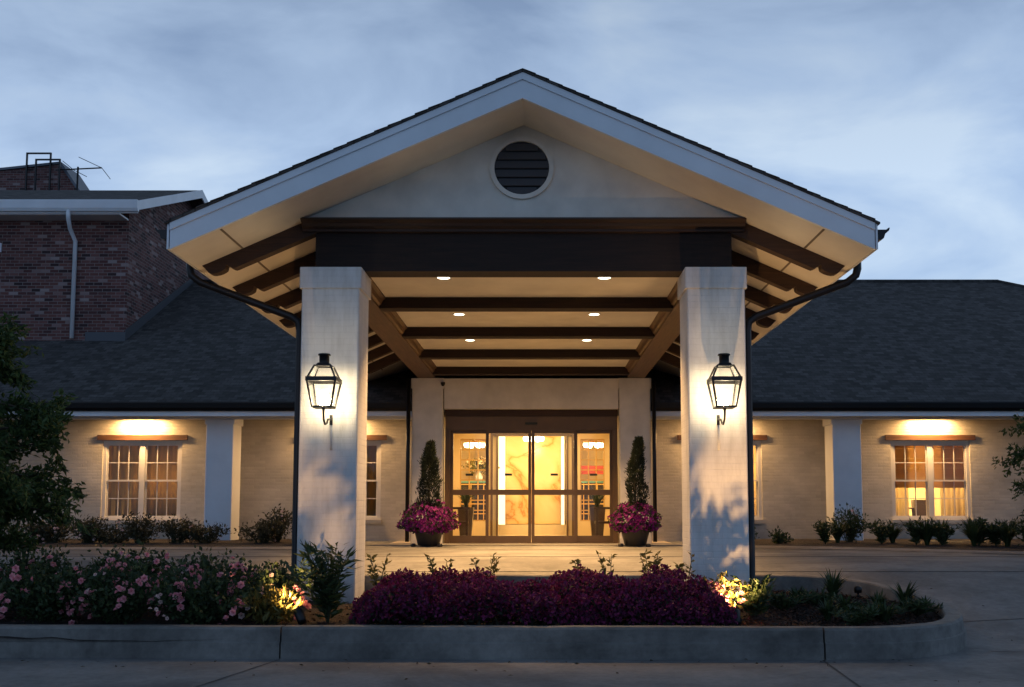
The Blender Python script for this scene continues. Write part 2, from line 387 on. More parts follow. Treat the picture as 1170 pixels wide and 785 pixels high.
for i in range(1, len(pts)):
    seg.append(pts[i])
    if i in cuts:
        p, q = Vector(pts[i]), Vector(pts[i - 1]); d = (p - q).normalized() * .007
        seg[-1] = tuple(p - d); kerb_run(seg); seg = [tuple(p + d)]
kerb_run(seg); struct(kb.build('kerb', M['kerb']))
# island soil
def soil_z(x, y): return -.40 + (y - 8.9) * .065 + .03 * math.sin(x * 2.1 + y) * math.sin(y * 3 + x)
inner = []
g = MB(); gx = np.linspace(-16, 4.05, 90); gy = np.linspace(8.9, 11.6, 22)
def inside(x, y):
    if x <= 2.72: return True
    return math.hypot(x - 2.72, y - 10.23) < 1.34
idx = {}; v = []; f = []
for a, x in enumerate(gx):
    for b, y in enumerate(gy):
        px, py = x, y
        if x > 2.72:
            r = math.hypot(x - 2.72, y - 10.23)
            if r > 1.33: px, py = 2.72 + (x - 2.72) * 1.33 / r, 10.23 + (y - 10.23) * 1.33 / r
        v.append((px, py, soil_z(px, py) + random.uniform(-.012, .012)))
nb = len(gy); f = [(a * nb + b, (a + 1) * nb + b, (a + 1) * nb + b + 1, a * nb + b + 1) for a in range(len(gx) - 1) for b in range(nb - 1)]
struct(MB().add(v, f, True).build('island_soil', M['mulch']))
# beds before the wings, with a flush concrete edging
def bed(name, edge):
    v = []; n = len(edge)
    for x, y in edge: v += [(x, y, .025), (x, (y + 22.1) / 2, .06), (x, 22.1, .05)]
    f = [(i * 3 + k, i * 3 + 3 + k, i * 3 + 4 + k, i * 3 + 1 + k) for i in range(n - 1) for k in (0, 1)]
    struct(MB().add(v, f).build(name, M['mulch']))
    v = []
    for x, y in edge: v += [(x, y - .42, .008), (x, y, .040), (x, y, .0)]
    f = [(i * 3 + k, i * 3 + 3 + k, i * 3 + 4 + k, i * 3 + 1 + k) for i in range(n - 1) for k in (0, 1)]
    struct(MB().add(v, f).build('bed_edging', M['strip']))
bed('bed_soil', [(-24, 17.6), (-12, 17.75), (-8, 17.9), (-4.2, 18.1)])
bed('bed_soil', [(3.4, 18.9), (4.2, 18.6), (5.2, 18.1), (6.4, 17.2), (7.6, 16.2), (9.5, 14.9), (12, 13.5), (20, 11)])
struct(MB().box(CX - 3.1, CX + 3.1, 19.55, 20.6, -.05, .012).build('porch_slab', M['strip']))

# ------------------------------------------------------------------ entrance porch
P = thing('entrance_porch', 'white gabled drive-through porch on two big brick columns in front of the doors', 'porch', (CX, 15, 0))
SL = .4417; HW = 3.64; YF = 10.2; YB = 25.3
def zt(o): return 5.277 - SL * abs(o)        # roof deck
def zs(o): return 5.002 - SL * abs(o)        # soffit
# columns
for sx in (-1, 1):
    xo = CX + sx * 2.425; xi = CX + sx * 1.795; x0, x1 = min(xo, xi), max(xo, xi)
    c = MB().bev(x0, x1, 10.86, 11.47, -.6, 3.13, .012).build('column', M['white_brick'], P)
    MB().bev(x0 - .022, x1 + .022, 10.838, 11.492, 3.13, 3.362, .012).build('column_cap', M['white_brick'], c)
    # pilasters by the doors
    c = MB().bev(x0, x1, 20.37, 20.98, 0, 3.16, .012).build('pilaster', M['stucco'], P)
    MB().bev(x0 - .02, x1 + .02, 20.35, 21.0, 3.16, 3.362, .012).build('pilaster_cap', M['stucco'], c)
MB().box(CX - 1.775, CX + 1.775, 20.40, 20.95, 2.74, 3.36).build('door_lintel', M['stucco'], P)
# roof slabs and shingles
for sx in (-1, 1):
    MB().prism([(CX, zs(0)), (CX, zt(0)), (CX + sx * HW, zt(HW)), (CX + sx * HW, zs(HW))], YF + .04, YB, 'y').build('soffit', M['soffit'], P)
    o = HW + .05
    MB().prism([(CX, zt(0) + .004), (CX, zt(0) + .024), (CX + sx * o, zt(o) + .024), (CX + sx * o, zt(o) + .004)], YF - .035, YB, 'y').build('roof', M['shingle_porch'], P)
    # ragged butt ends of the shingle courses along the rake
    rb = MB(); k = 0.0
    while k < HW:
        rb.prism([(CX + sx * k, zt(k) + .025), (CX + sx * k, zt(k) + .028), (CX + sx * (k + .14), zt(k + .14) + .034 + random.uniform(0, .005)), (CX + sx * (k + .14), zt(k + .14) + .025)], YF - .038 - random.uniform(0, .012), YB - .2, 'y')
        k += .14
    rb.build('shingle_courses', M['shingle_porch'], P)
    r_ = MB().prism([(CX, zs(0)), (CX, zt(0)), (CX + sx * HW, zt(HW)), (CX + sx * HW, zs(HW))], YF, YF + .038, 'y').build('rake_board', M['trim'], P)
    MB().prism([(CX, zt(0) - .075), (CX, zt(0)), (CX + sx * HW, zt(HW)), (CX + sx * HW, zt(HW) - .075)], YF - .018, YF - .001, 'y').build('rake_trim', M['trim'], r_)
    xe = CX + sx * (HW + .012)
    MB().box(min(xe, xe + sx * .02), max(xe, xe + sx * .02), YF, 21.4, zs(HW) + .002, zt(HW) - .002).build('eave_fascia', M['trim'], P)
    # ogee gutter along the eave
    gx0 = CX + sx * (HW + .036)
    prof = [(0, zs(HW) + .12), (.03, zs(HW) + .11), (.07, zs(HW) + .125), (.085, zs(HW) + .17), (.125, zs(HW) + .205), (.135, zs(HW) + .235), (.12, zs(HW) + .235), (.105, zs(HW) + .215), (0, zs(HW) + .215)]
    gt = MB().prism([(gx0 + sx * a, b) for a, b in prof], YF + .03, 21.3, 'y').build('gutter', M['gutter'], P)
    # downspout: outlet, sloping run, vertical pipe beside the column
    xg = CX + sx * (HW + .10); xc = CX + sx * 2.492; yd = 11.1
    pp = [(xg, yd, zs(HW) + .13), (xg, yd, 3.40), (xg - sx * .02, yd, 3.33), (xg - sx * .12, yd, 3.25), (xc + sx * .10, yd, 2.86), (xc + sx * .02, yd, 2.80), (xc, yd, 2.70), (xc, yd, -.28), (xc, yd - .05, -.36)]
    MB().tube(pp, .045, 8).build('downspout', M['gutter'], P)
    # thin pipe beside the pilaster
    xp = CX + sx * 2.49; MB().tube([(xp, 20.32, 3.3), (xp, 20.32, .05)], .042, 8).build('downspout', M['gutter'], P)
    # soffit vent strip
    for a in (HW - .52,):
        MB().prism([(CX + sx * a, zs(a) - .001), (CX + sx * (a + .02), zs(a + .02) - .001), (CX + sx * (a + .02), zs(a + .02) - .006), (CX + sx * a, zs(a) - .006)], YF + .045, 21.0, 'y').build('soffit_vent', paint('vent_grey', (.16, .13, .10), .7) if sx < 0 else bpy.data.materials['vent_grey'], P)
    # side beam with a small crown along the ceiling
    a, b = CX + sx * 1.955, CX + sx * 2.31
    MB().box(min(a, b), max(a, b), 11.36, 20.36, 3.37, 3.98).build('side_beam', M['wood_y'], P)
    MB().prism([(a, 3.40), (a - sx * .03, 3.42), (a - sx * .05, 3.47), (a - sx * .085, 3.50), (a - sx * .085, 3.518), (a, 3.518)], 11.36, 20.3, 'y').build('beam_moulding', M['wood_y'], P)
    # rafter tails with scalloped ends
    proto = None
    for k in range(9):
        y0 = 11.02 + 1.1 * k
        if proto is None:
            q = math.hypot(1, SL); prof = []
            def at(sl, dp):    # sl = distance out from the centre, dp = depth under the soffit
                return (CX + sx * sl, zs(sl) - .002 - dp)
            prof = [at(2.31, 0), at(2.31, .185), at(3.20, .185)]
            prof += [at(3.225, .182), at(3.25, .165), at(3.28, .135), at(3.30, .11), at(3.315, .105), at(3.32, .14)]
            for t in range(0, 8): prof.append(at(3.42 - .10 * math.cos(R(t * 22)), .14 + .045 * math.sin(R(t * 22)) - t * .008))
            prof += [at(3.55, .04), at(3.58, 0)]
            proto = MB().prism(prof, y0, y0 + .13, 'y').build('rafter_tail', M['wood'], P)
        else:
            o = proto.copy(); COL.objects.link(o); o.parent = P; o.location.y += 1.1 * k
    # inner rafters, seen between column and door
# gable wall, vent, crown, front beam
zc_ = 3.925; hg = (5.002 - zc_) / SL
MB().prism([(CX - hg, zc_), (CX + hg, zc_), (CX, 5.0)], 10.95, 11.05, 'y').build('gable_wall', M['stucco'], P)
vt = MB()
vx, vz, r0, r1 = CX - .02, 4.505, .305, .355
n = 40; v = []
for k in range(n):
    t = 2 * math.pi * k / n; c_, s_ = math.cos(t), math.sin(t)
    v += [(vx + r0 * c_, 10.95, vz + r0 * s_), (vx + r0 * c_, 10.915, vz + r0 * s_), (vx + r1 * c_, 10.915, vz + r1 * s_), (vx + r1 * c_, 10.95, vz + r1 * s_)]
vt.add(v, [(k * 4 + i, k * 4 + (i + 1), ((k + 1) % n) * 4 + i + 1, ((k + 1) % n) * 4 + i) for k in range(n) for i in range(3)])
vr = vt.build('gable_vent', M['stucco'], P)
b_ = MB(); b_.add([(vx + r0 * math.cos(2 * math.pi * k / n), 10.947, vz + r0 * math.sin(2 * math.pi * k / n)) for k in range(n)], [tuple(range(n))]); b_.build('vent_shade_disc', M['black'], vr)  # the wall has no hole: black disc stands for the shade inside the vent
sl = MB()
for k in range(6):
    z = vz - .255 + k * .1; w = math.sqrt(max(.001, r0 ** 2 - (z - vz) ** 2)) - .004
    sl.prism([(10.918, z - .045), (10.924, z - .051), (10.945, z + .03), (10.939, z + .036)], vx - w, vx + w, 'x')
sl.build('louvres', N('louvre_paint').fin((.05, .05, .055), .6), vr)
cp = [(11.05, 3.795), (10.99, 3.80), (10.985, 3.825), (10.94, 3.85), (10.925, 3.875), (10.90, 3.885), (10.865, 3.905), (10.865, 3.925), (11.05, 3.925)]
MB().prism(cp, CX - 2.46, CX + 2.46, 'x').build('crown_moulding', M['wood'], P)
MB().box(CX - 2.325, CX + 2.325, 11.05, 11.35, 3.364, 3.92).build('front_beam', M['wood_shaded'], P)
for k in range(4):
    y0 = 13.18 + 2.21 * k
    MB().box(CX - 1.952, CX + 1.952, y0, y0 + .24, 3.372, 3.53).build('cross_beam', M['wood_shaded'], P)
MB().box(CX - 1.953, CX + 1.953, 11.36, 20.4, 3.52, 3.56).build('ceiling', M['soffit'], P)
# back wall of the loft over the door
MB().box(CX - 2.30, CX + 2.30, 20.42, 20.9, 3.563, 4.0).build('loft_wall', M['wood'], P)

# recessed lights
rowname = ['nearest the front beam', 'second from the front', 'third from the front', 'nearest the doors']
proto = None
for k, y in enumerate((12.03, 14.36, 16.62, 18.70)):
    for sx, side in ((-1, 'left'), (1, 'right')):
        lab = 'round lit recessed light in the porch ceiling, %s row, %s' % (side, rowname[k])
        loc = (CX - .012 + sx * .975, y, 3.52)
        if proto is None:
            proto = thing('recessed_light', lab, 'ceiling light', loc, 'recessed lights in the porch ceiling')
            x, yy, z = loc
            MB().lathe([(.074, .0), (.074, -.006), (.088, -.010), (.096, -.004), (.096, 0)], loc, 28).build('trim_ring', M['trim'], proto)
            ll = MB(); ll.add([(x + .074 * math.cos(2 * math.pi * q / 24), yy + .074 * math.sin(2 * math.pi * q / 24), z - .004) for q in range(24)], [tuple(range(24))[::-1]])
            ll.build('lens', M['lens'], proto)
            lamp('bulb', 'SPOT', (x, yy, z - .03), 760, WARM, proto, .06, 100, .8)
        else: dup(proto, loc, lab)

# ------------------------------------------------------------------ low building (wings, roof, doors)
B = thing('low_building', 'long single-storey white brick building with dark shingle roof behind the porch', 'building', (CX, 22, 0))
WY = 22.1; WT = .28
def wall_holes(x0, x1, z0, z1, y0, y1, holes):
    m = MB(); cur = x0
    for a, b, c, d in sorted(holes):
        m.box(cur, a, y0, y1, z0, z1); m.box(a, b, y0, y1, z0, c); m.box(a, b, y0, y1, d, z1); cur = b
    m.box(cur, x1, y0, y1, z0, z1); return m
WZ0, WZ1 = .47, 2.20
wins = [(-9.62, -7.88, 'lo'), (-5.22, -3.50, 'li'), (3.13, 4.86, 'ri'), (7.70, 9.44, 'ro')]
for x0, x1, hs in ((-24, CX - 2.44, wins[:2]), (CX + 2.44, 21.0, wins[2:])):
    wall_holes(x0, x1, -.1, 2.70, WY, WY + WT, [(a, b, WZ0, WZ1) for a, b, _ in hs]).build('wall', M['wall_brick'], B)
for sx in (-1, 1):   # return walls of the door bay
    a, b = CX + sx * 2.425, CX + sx * 2.15
    MB().box(min(a, b), max(a, b), 20.985, WY + .28, -.1, 2.70).build('return_wall', M['wall_brick'], B)
# roof: front slope stepped round the brick block, right hip, rear slope
EZ, EY, RS = 2.88, 20.5, .536
RYr = 28.6; RZ = EZ + RS * (RYr - EY)
def rz(y): return EZ + RS * (y - EY)
def slab(poly, t=.14):
    v = [(x, y, z) for x, y, z in poly] + [(x, y, z - t) for x, y, z in poly]; n = len(poly)
    return v, [tuple(range(n)), tuple(range(n, 2 * n))[::-1]] + [(i, n + i, n + (i + 1) % n, (i + 1) % n) for i in range(n)]
BX, BY = -10.0, 23.97
rf = MB(); XR = 21.3; XE = 13.2
rf.add(*slab([(-24, EY, EZ), (XR, EY, EZ), (XE, RYr, RZ), (BX + .01, RYr, RZ), (BX + .01, BY - .01, rz(BY - .01)), (-24, BY - .01, rz(BY - .01))]))
rf.add(*slab([(XR, EY, EZ), (XR, 36.7, EZ), (XE, RYr, RZ)]))
rf.add(*slab([(BX + .01, RYr, RZ), (XE, RYr, RZ), (XR, 36.7, EZ), (BX + .01, 36.7, EZ)]))
rf.build('roof', M['shingle'], B)
MB().tube([(BX + .02, RYr, RZ + .01), (XE, RYr, RZ + .01)], .06, 6).build('ridge_cap', M['shingle'], B)
MB().tube([(XE, RYr, RZ + .01), (XR, EY, EZ + .01)], .05, 6).build('ridge_cap', M['shingle'], B)
gp = [(EY - .002, EZ - .18), (EY - .06, EZ - .18), (EY - .10, EZ - .12), (EY - .12, EZ - .02), (EY - .12, EZ + .005), (EY - .002, EZ + .005)]
for a, b in ((-24, CX - 2.44), (CX + 2.44, XR)):
    MB().prism(gp, a, b, 'x').build('gutter', M['gutter'], B)
    MB().box(a, b, EY + .002, EY + .04, EZ - .28, EZ - .145).build('fascia', M['trim'], B)
    MB().box(a, b, 20.95, 21.06, 2.575, 2.698).build('frieze_beam', M['trim'], B)
MB().box(-24, CX - 2.44, EY + .041, WY - .002, 2.70, 2.73).build('eave_soffit', M['trim'], B)
MB().box(CX + 2.44, XR, EY + .041, WY - .002, 2.70, 2.73).build('eave_soffit', M['trim'], B)
for a, b in ((-7.02, -6.45), (6.13, 6.73), (-12.4, -11.8), (11.2, 11.8)):
    c = MB().bev(a, b, 21.08, 21.66, 0, 2.698, .01).build('post', M['trim'], B)
    MB().bev(a - .03, b + .03, 21.06, 21.69, 2.48, 2.697, .01).build('post_cap', M['trim'], c)
# windows: two double-hung units side by side
def window(x0, x1):
    fr = MB(); y0, y1 = WY + .03, WY + .14; cw = .075; xm = (x0 + x1) / 2
    fr.box(x0, x0 + cw, y0, y1, WZ0, WZ1); fr.box(x1 - cw, x1, y0, y1, WZ0, WZ1)
    fr.box(x0 + cw, x1 - cw, y0, y1, WZ1 - .07, WZ1); fr.box(x0 + cw, x1 - cw, y0, y1, WZ0, WZ0 + .05)
    fr.box(xm - .055, xm + .055, y0 - .005, y1, WZ0 + .05, WZ1 - .07)
    w = fr.build('window', M['win'], B)
    MB().box(x0 - .03, x1 + .03, WY - .07, WY + .03, WZ0 - .085, WZ0 - .003).build('sill', M['wall_brick'], w)
    MB().box(x0 - .12, x1 + .12, WY - .035, WY + .02, WZ1 + .012, WZ1 + .125).build('lintel', M['lintel'], w)
    for a, b in ((x0 + cw, xm - .055), (xm + .055, x1 - cw)):
        zm = (WZ0 + .05 + WZ1 - .07) / 2
        for z0, z1, yy in ((WZ0 + .05, zm + .02, WY + .085), (zm - .02, WZ1 - .07, WY + .052)):
            s = MB(); t = .035
            s.box(a, a + t, yy, yy + .03, z0, z1); s.box(b - t, b, yy, yy + .03, z0, z1)
            s.box(a + t, b - t, yy, yy + .03, z0, z0 + t); s.box(a + t, b - t, yy, yy + .03, z1 - t, z1)
            for k in (1, 2):
                xx = a + t + (b - a - 2 * t) * k / 3; s.box(xx - .009, xx + .009, yy + .004, yy + .026, z0 + t, z1 - t)
            zz_ = (z0 + z1) / 2
            for k in range(3):
                c0 = a + t + (b - a - 2 * t) * k / 3 + .009 * (k > 0); c1 = a + t + (b - a - 2 * t) * (k + 1) / 3 - .009 * (k < 2)
                s.box(c0, c1, yy + .004, yy + .026, zz_ - .009, zz_ + .009)
            s.build('sash', M['win'], w)
            MB().add([(a + t, yy + .016, z0 + t), (b - t, yy + .016, z0 + t), (b - t, yy + .016, z1 - t), (a + t, yy + .016, z1 - t)], [(0, 1, 2, 3)]).build('pane', M['glass'], w)
for a, b, _ in wins: window(a, b)
# rooms behind the windows
def room(x0, x1, y0, y1, z1, mat):
    m = MB(); m.box(x0, x1, y1, y1 + .1, 0, z1); m.box(x0 - .1, x0, y0, y1 + .1, 0, z1); m.box(x1, x1 + .1, y0, y1 + .1, 0, z1)
    m.build('room_wall', mat, B); MB().box(x0 - .1, x1 + .1, y0, y1 + .1, z1, z1 + .1).build('room_ceiling', mat, B)
    MB().box(x0 - .1, x1 + .1, y0, y1 + .1, -.1, .0).build('room_floor', M['tile'], B)
room(-11.5, -6.6, 22.385, 25.6, 2.66, M['plaster']); room(-6.35, -3.05, 22.385, 25.6, 2.66, M['plaster'])
room(2.75, 5.9, 22.385, 25.6, 2.66, M['plaster']); room(6.2, 11.5, 22.385, 26.4, 2.66, M['plaster'])
def drape(name, x0, x1, z0, z1, y, mat, label, folds=9, amp=.03):
    n = folds * 8; v = []
    for k in range(n + 1):
        x = x0 + (x1 - x0) * k / n; dy = amp * math.sin(2 * math.pi * folds * k / n + .4 * math.sin(k * .3))
        v += [(x, y + dy, z0), (x, y + dy * .7, z1)]
    o = MB().add(v, [(2 * i, 2 * i + 2, 2 * i + 3, 2 * i + 1) for i in range(n)], True).build(name, mat)
    o.modifiers.new('thickness', 'SOLIDIFY').thickness = .002
    return tag(o, label, name)
drape('curtain', -9.7, -7.8, .3, 2.35, 22.50, M['curtain'], 'closed brown curtain behind the left wing window beside the tree', 10)
drape('curtain', -5.3, -3.4, .3, 2.35, 22.50, M['curtain'], 'closed brown curtain behind the window between the left column and potted cypress', 10)
drape('curtain', 3.0, 5.0, .3, 2.35, 22.50, M['sheer'], 'glowing cream curtain behind the window just right of the right column', 9)
drape('sheer_curtain', 7.62, 8.22, .3, 2.3, 22.53, M['sheer'], 'pale sheer curtain drawn to the left side of the right wing window', 5, .025)
drape('sheer_curtain', 8.93, 9.52, .3, 2.3, 22.53, M['sheer'], 'pale sheer curtain drawn to the right side of the right wing window', 5, .025)
v = []
rs = MB()
for k in range(5):
    z0 = 1.17 + k * .22; rs.prism([(22.44, z0), (22.475, z0 + .01), (22.455, z0 + .218), (22.445, z0 + .218)], 7.66, 9.48, 'x')
tag(rs.build('roman_shade', M['rshade']), 'tan woven roman shade half lowered in the right wing window', 'blind')
def table_lamp(x, y, lab, p):
    t = thing('table_lamp', lab, 'lamp', (x, y, 0))
    MB().box(x - .28, x + .28, y - .2, y + .2, 0, .62).build('side_table', M['fabric']) and None
    o = bpy.data.objects[[q.name for q in COL.objects if q.name.startswith('side_table')][-1]]
    tag(o, lab.replace('small lit lamp', 'dark side table under the lamp'), 'table')
    MB().lathe([(0, .62), (.07, .622), (.08, .66), (.03, .72), (.055, .80), (.015, .90), (.015, 1.0)], (x, y, 0), 14).build('base', M['gold'], t)
    MB().lathe([(.13, .98), (.085, 1.2)], (x, y, 0), 18).build('shade', M['shade_glow'], t)
    lamp('bulb', 'POINT', (x, y, 1.25), p, WARM, t, .06)
table_lamp(-8.42, 23.3, 'small lit lamp behind the curtain of the left wing window', 300)
table_lamp(-4.9, 24.3, 'small lit lamp behind the curtain of the window next to the cypress', 180)
def pendant(x, y, z, lab, p):
    t = thing('pendant_light', lab, 'ceiling light', (x, y, z))
    MB().tube([(x, y, 2.66), (x, y, z + .2)], .008, 6).build('rod', M['gold'], t)
    MB().lathe([(.16, 0), (.13, .12), (.03, .2)], (x, y, z), 18).build('lamp_shade', M['shade_glow'], t)
    lamp('bulb', 'POINT', (x, y, z - .06), p, WARM2, t, .08)
pendant(3.9, 24.0, 2.1, 'pendant light in the room right of the right column', 560)
pendant(8.5, 24.6, 2.15, 'pendant light over the table in the right wing room', 1000)
# table, chairs and dark far window in the right room
t = thing('dining_table', 'round dark table seen through the right wing window', 'table', (8.75, 24.7, 0))
MB().lathe([(0, .70), (.48, .70), (.5, .72), (.48, .74), (0, .74)], (8.75, 24.7, 0), 28).build('tabletop', M['fabric'], t)
MB().lathe([(.26, 0), (.22, .03), (.05, .08), (.045, .70)], (8.75, 24.7, 0), 16).build('pedestal', M['fabric'], t)
def chair(x, y, rot, lab):
    t = thing('dining_chair', lab, 'chair', (x, y, 0), 'chairs at the round table')
    MB().box(x - .24, x + .24, y - .24, y + .24, .42, .50).build('seat', M['fabric'], t)
    bk = MB(); n = 10; v = []
    for k in range(n + 1):
        a = R(-60 + 120 * k / n); v += [(x + .25 * math.sin(a), y - .25 * math.cos(a), .46), (x + .27 * math.sin(a), y - .29 * math.cos(a), .92), (x + .21 * math.sin(a), y - .21 * math.cos(a), .46), (x + .23 * math.sin(a), y - .25 * math.cos(a), .92)]
    f = []
    for k in range(n):
        a, b = k * 4, k * 4 + 4; f += [(a, b, b + 1, a + 1), (a + 2, a + 3, b + 3, b + 2), (a + 1, b + 1, b + 3, a + 3), (a, a + 2, b + 2, b)]
    f += [(0, 1, 3, 2), (n * 4, n * 4 + 2, n * 4 + 3, n * 4 + 1)]
    bk.add(v, f).build('backrest', M['fabric'], t)
    for a, b in ((-1, -1), (-1, 1), (1, -1), (1, 1)): MB().tube([(x + a * .20, y + b * .20, .42), (x + a * .22, y + b * .22, 0)], [.022, .015], 6).build('leg', M['fabric'], t)
    t.rotation_euler.z = R(rot)
chair(8.16, 24.3, 40, 'brown tub chair left of the table in the right wing room')
chair(9.22, 24.35, -40, 'brown tub chair right of the table in the right wing room')
fw = MB().box(8.42, 9.02, 26.30, 26.395, .7, 1.95).build('far_window', M['trim'], B)
fm = MB()
for a, b, c, d in ((8.47, 8.71, .75, 1.30), (8.73, 8.97, .75, 1.30), (8.47, 8.71, 1.34, 1.9), (8.73, 8.97, 1.34, 1.9)): fm.box(a, b, 26.292, 26.297, c, d)
fm.build('pane', M['dark_pane'], fw)
# soffit lights over the outer windows
for x, lab in ((-8.76, 'lit eave downlight above the left wing window beside the tree'), (8.55, 'lit eave downlight above the right wing window'), (-4.40, 'lit eave downlight above the window between left column and doors'), (4.0, 'lit eave downlight above the window just right of the right column')):
    t = thing('soffit_light', lab, 'light', (x, 21.90, 2.70), 'eave lights above the wing windows')
    MB().box(x - .46, x + .46, 21.84, 21.96, 2.672, 2.699).build('housing', M['trim'], t)
    MB().box(x - .43, x + .43, 21.855, 21.945, 2.667, 2.6715).build('lens', M['lens'], t)
    lamp('tube', 'AREA', (x, 21.90, 2.664), 100, WARM, t, sx=.80, sy=.09, aim=(x, 21.96, 1.6))

# doors
DY = 20.60
dl, dr = -1.955, 1.585
fr = MB()
fr.box(dl, dl + .10, DY, DY + .16, 0, 2.58); fr.box(dr - .10, dr, DY, DY + .16, 0, 2.58)
fr.box(dl, dr, DY - .005, DY + .17, 2.32, 2.60); fr.box(dl + .1, dr - .1, DY + .02, DY + .17, .0, .018)
df = fr.build('door_frame', M['bronze'], B)
MB().box(dl, dr, DY - .03, DY + .15, 2.603, 2.738).build('door_head', M['wood'], df)
MB().box(-.31, -.06, DY - .05, DY - .006, 2.43, 2.475).build('door_sensor', M['decal'], df)
def leaf(name, x0, x1, y, zb=.02, zt_=2.32):
    s = MB(); t = .062
    s.box(x0, x0 + t, y, y + .045, zb, zt_); s.box(x1 - t, x1, y, y + .045, zb, zt_)
    s.box(x0 + t, x1 - t, y, y + .045, zb, zb + .14); s.box(x0 + t, x1 - t, y, y + .045, zt_ - .065, zt_); s.box(x0 + t, x1 - t, y, y + .045, .99, 1.10)
    d = s.build(name, M['bronze'], B)
    for a, b in ((zb + .14, .99), (1.10, zt_ - .065)):
        MB().add([(x0 + t, y + .022, a), (x1 - t, y + .022, a), (x1 - t, y + .022, b), (x0 + t, y + .022, b)], [(0, 1, 2, 3)]).build('glass', M['glass'], d)
    xm = (x0 + x1) / 2
    MB().box(xm - .075, xm + .075, y + .016, y + .020, 1.385, 1.43).build('push_sticker', M['decal'], d)
    return d
xm = -.185
leaf('side_panel', dl + .10, -1.06, DY + .085); leaf('side_panel', .70, dr - .10, DY + .085)
leaf('door_leaf', -1.12, xm - .003, DY + .02); leaf('door_leaf', xm + .003, .75, DY + .02)
# vestibule and lobby
VY = 23.5
vb = MB(); vb.box(dl - .35, dl - .12, 21.0, VY, 0, 2.75); vb.box(dr + .12, dr + .35, 21.0, VY, 0, 2.75)
vb.build('vestibule_wall', M['plaster'], B)
wall_holes(-3.0, 2.6, 0, 2.95, VY, VY + .12, [(-1.88, -1.24, .42, 2.33), (-.98, .60, -.001, 2.40), (.93, 1.50, .42, 2.33)]).build('vestibule_wall', M['plaster'], B)
MB().box(dl - .35, dr + .35, 20.77, VY, 2.62, 2.70).build('vestibule_ceiling', M['plaster'], B)
MB().box(-3.1, 2.7, 20.77, 28.6, -.08, .008).build('lobby_floor', M['tile'], B)
lb = MB(); lb.box(-3.1, -3.0, VY, 28.6, 0, 3.0); lb.box(2.6, 2.7, VY, 28.6, 0, 3.0); lb.box(-3.0, 2.6, 28.5, 28.6, 0, 3.0)
lb.build('lobby_wall', M['plaster'], B); MB().box(-3.1, 2.7, VY, 28.6, 3.0, 3.1).build('lobby_ceiling', M['plaster'], B)
MB().box(-.93, .54, 27.0, 27.15, .30, 3.0).build('marble_panel', M['marble'], B)
for a, b in ((-1.13, -.945), (.555, .64)): MB().box(a, b, 27.06, 27.12, .02, 3.0).build('cove_light', M['cove'], B)
MB().box(-3.0, 2.6, 26.95, 27.28, .009, .28).build('marble_plinth', M['tile'], B)
# inner sliding door frame
idf = MB()
for a, b in ((-1.03, -.985), (.605, .65), (-1.16, -1.11), (.73, .78)): idf.box(a, b, VY - .07, VY - .005, 0, 2.40)
idf.box(-1.16, .78, VY - .08, VY - .004, 2.402, 2.46)
idf.build('inner_door_frame', M['bronze'], B)
# gridded screens in the inner side lights
for x0, x1 in ((-1.88, -1.24), (.93, 1.50)):
    g_ = MB(); y = VY + .03; t = .013
    for k in range(4): xx = x0 + t + (x1 - x0 - 2 * t) * k / 3; g_.box(xx - t, xx + t, y, y + .03, .42, 2.33)
    for k in range(9): zz_ = .42 + t + (1.91 - 2 * t) * k / 8; g_.box(x0, x1, y + .032, y + .055, zz_ - t, zz_ + t)
    g_.build('divided_light', M['gold'], B)
# lobby furnishings seen through the glass
def chandelier(x, y, z, lab, p):
    t = thing('chandelier', lab, 'chandelier', (x, y, z), 'lobby chandeliers')
    MB().tube([(x, y, 3.0), (x, y, z + .18)], .012, 6).build('rod', M['gold'], t)
    MB().lathe([(.04, .02), (.26, .03), (.28, .06), (.05, .10), (.02, .2)], (x, y, z), 16).build('hub', M['gold'], t)
    for k in range(6):
        a = k * math.pi / 3; MB().lathe([(0, -.09), (.05, -.08), (.078, -.02), (.065, .03), (.03, .06), (0, .06)], (x + .2 * math.cos(a), y + .2 * math.sin(a), z), 12).build('globe', M['globe'], t)
    lamp('bulb', 'POINT', (x, y, z - .15), p, WARM2, t, .15)
chandelier(-1.68, 25.6, 2.34, 'lit globe chandelier seen through the left side panel of the doors', 105)
chandelier(-.17, 25.6, 2.50, 'lit globe chandelier hanging before the marble panel', 105)
chandelier(1.36, 25.6, 2.34, 'lit globe chandelier seen through the right side panel of the doors', 105)
def cabinet(x0, x1, lab):
    t = thing('display_cabinet', lab, 'cabinet', ((x0 + x1) / 2, 26.6, 0), 'lobby cabinets')
    m = MB(); m.box(x0, x1, 26.5, 26.9, .009, 1.38); m.build('carcass', M['dark_pane'], t)
    g_ = MB(); n = 4
    for k in range(n + 1): xx = x0 + (x1 - x0) * k / n; g_.box(xx - .012, xx + .012, 26.47, 26.498, .05, 1.36)
    for k in range(6): zz_ = .06 + 1.28 * k / 5; g_.box(x0, x1, 26.455, 26.469, zz_ - .012, zz_ + .012)
    g_.build('brass_grid', M['gold'], t)
    MB().box(x0 - .03, x1 + .03, 26.45, 26.92, 1.382, 1.42).build('cabinet_top', M['teal'], t)
cabinet(-2.5, -1.15, 'dark gridded cabinet in the lobby behind the left side panel')
cabinet(.78, 2.2, 'dark gridded cabinet in the lobby behind the right side panel')
t = MB(); t.box(.95, 1.9, 26.94, 26.97, 1.62, 1.85); tag(t.build('red_picture', M['red_art']), 'red panel on the lobby wall beyond the right side panel', 'picture')

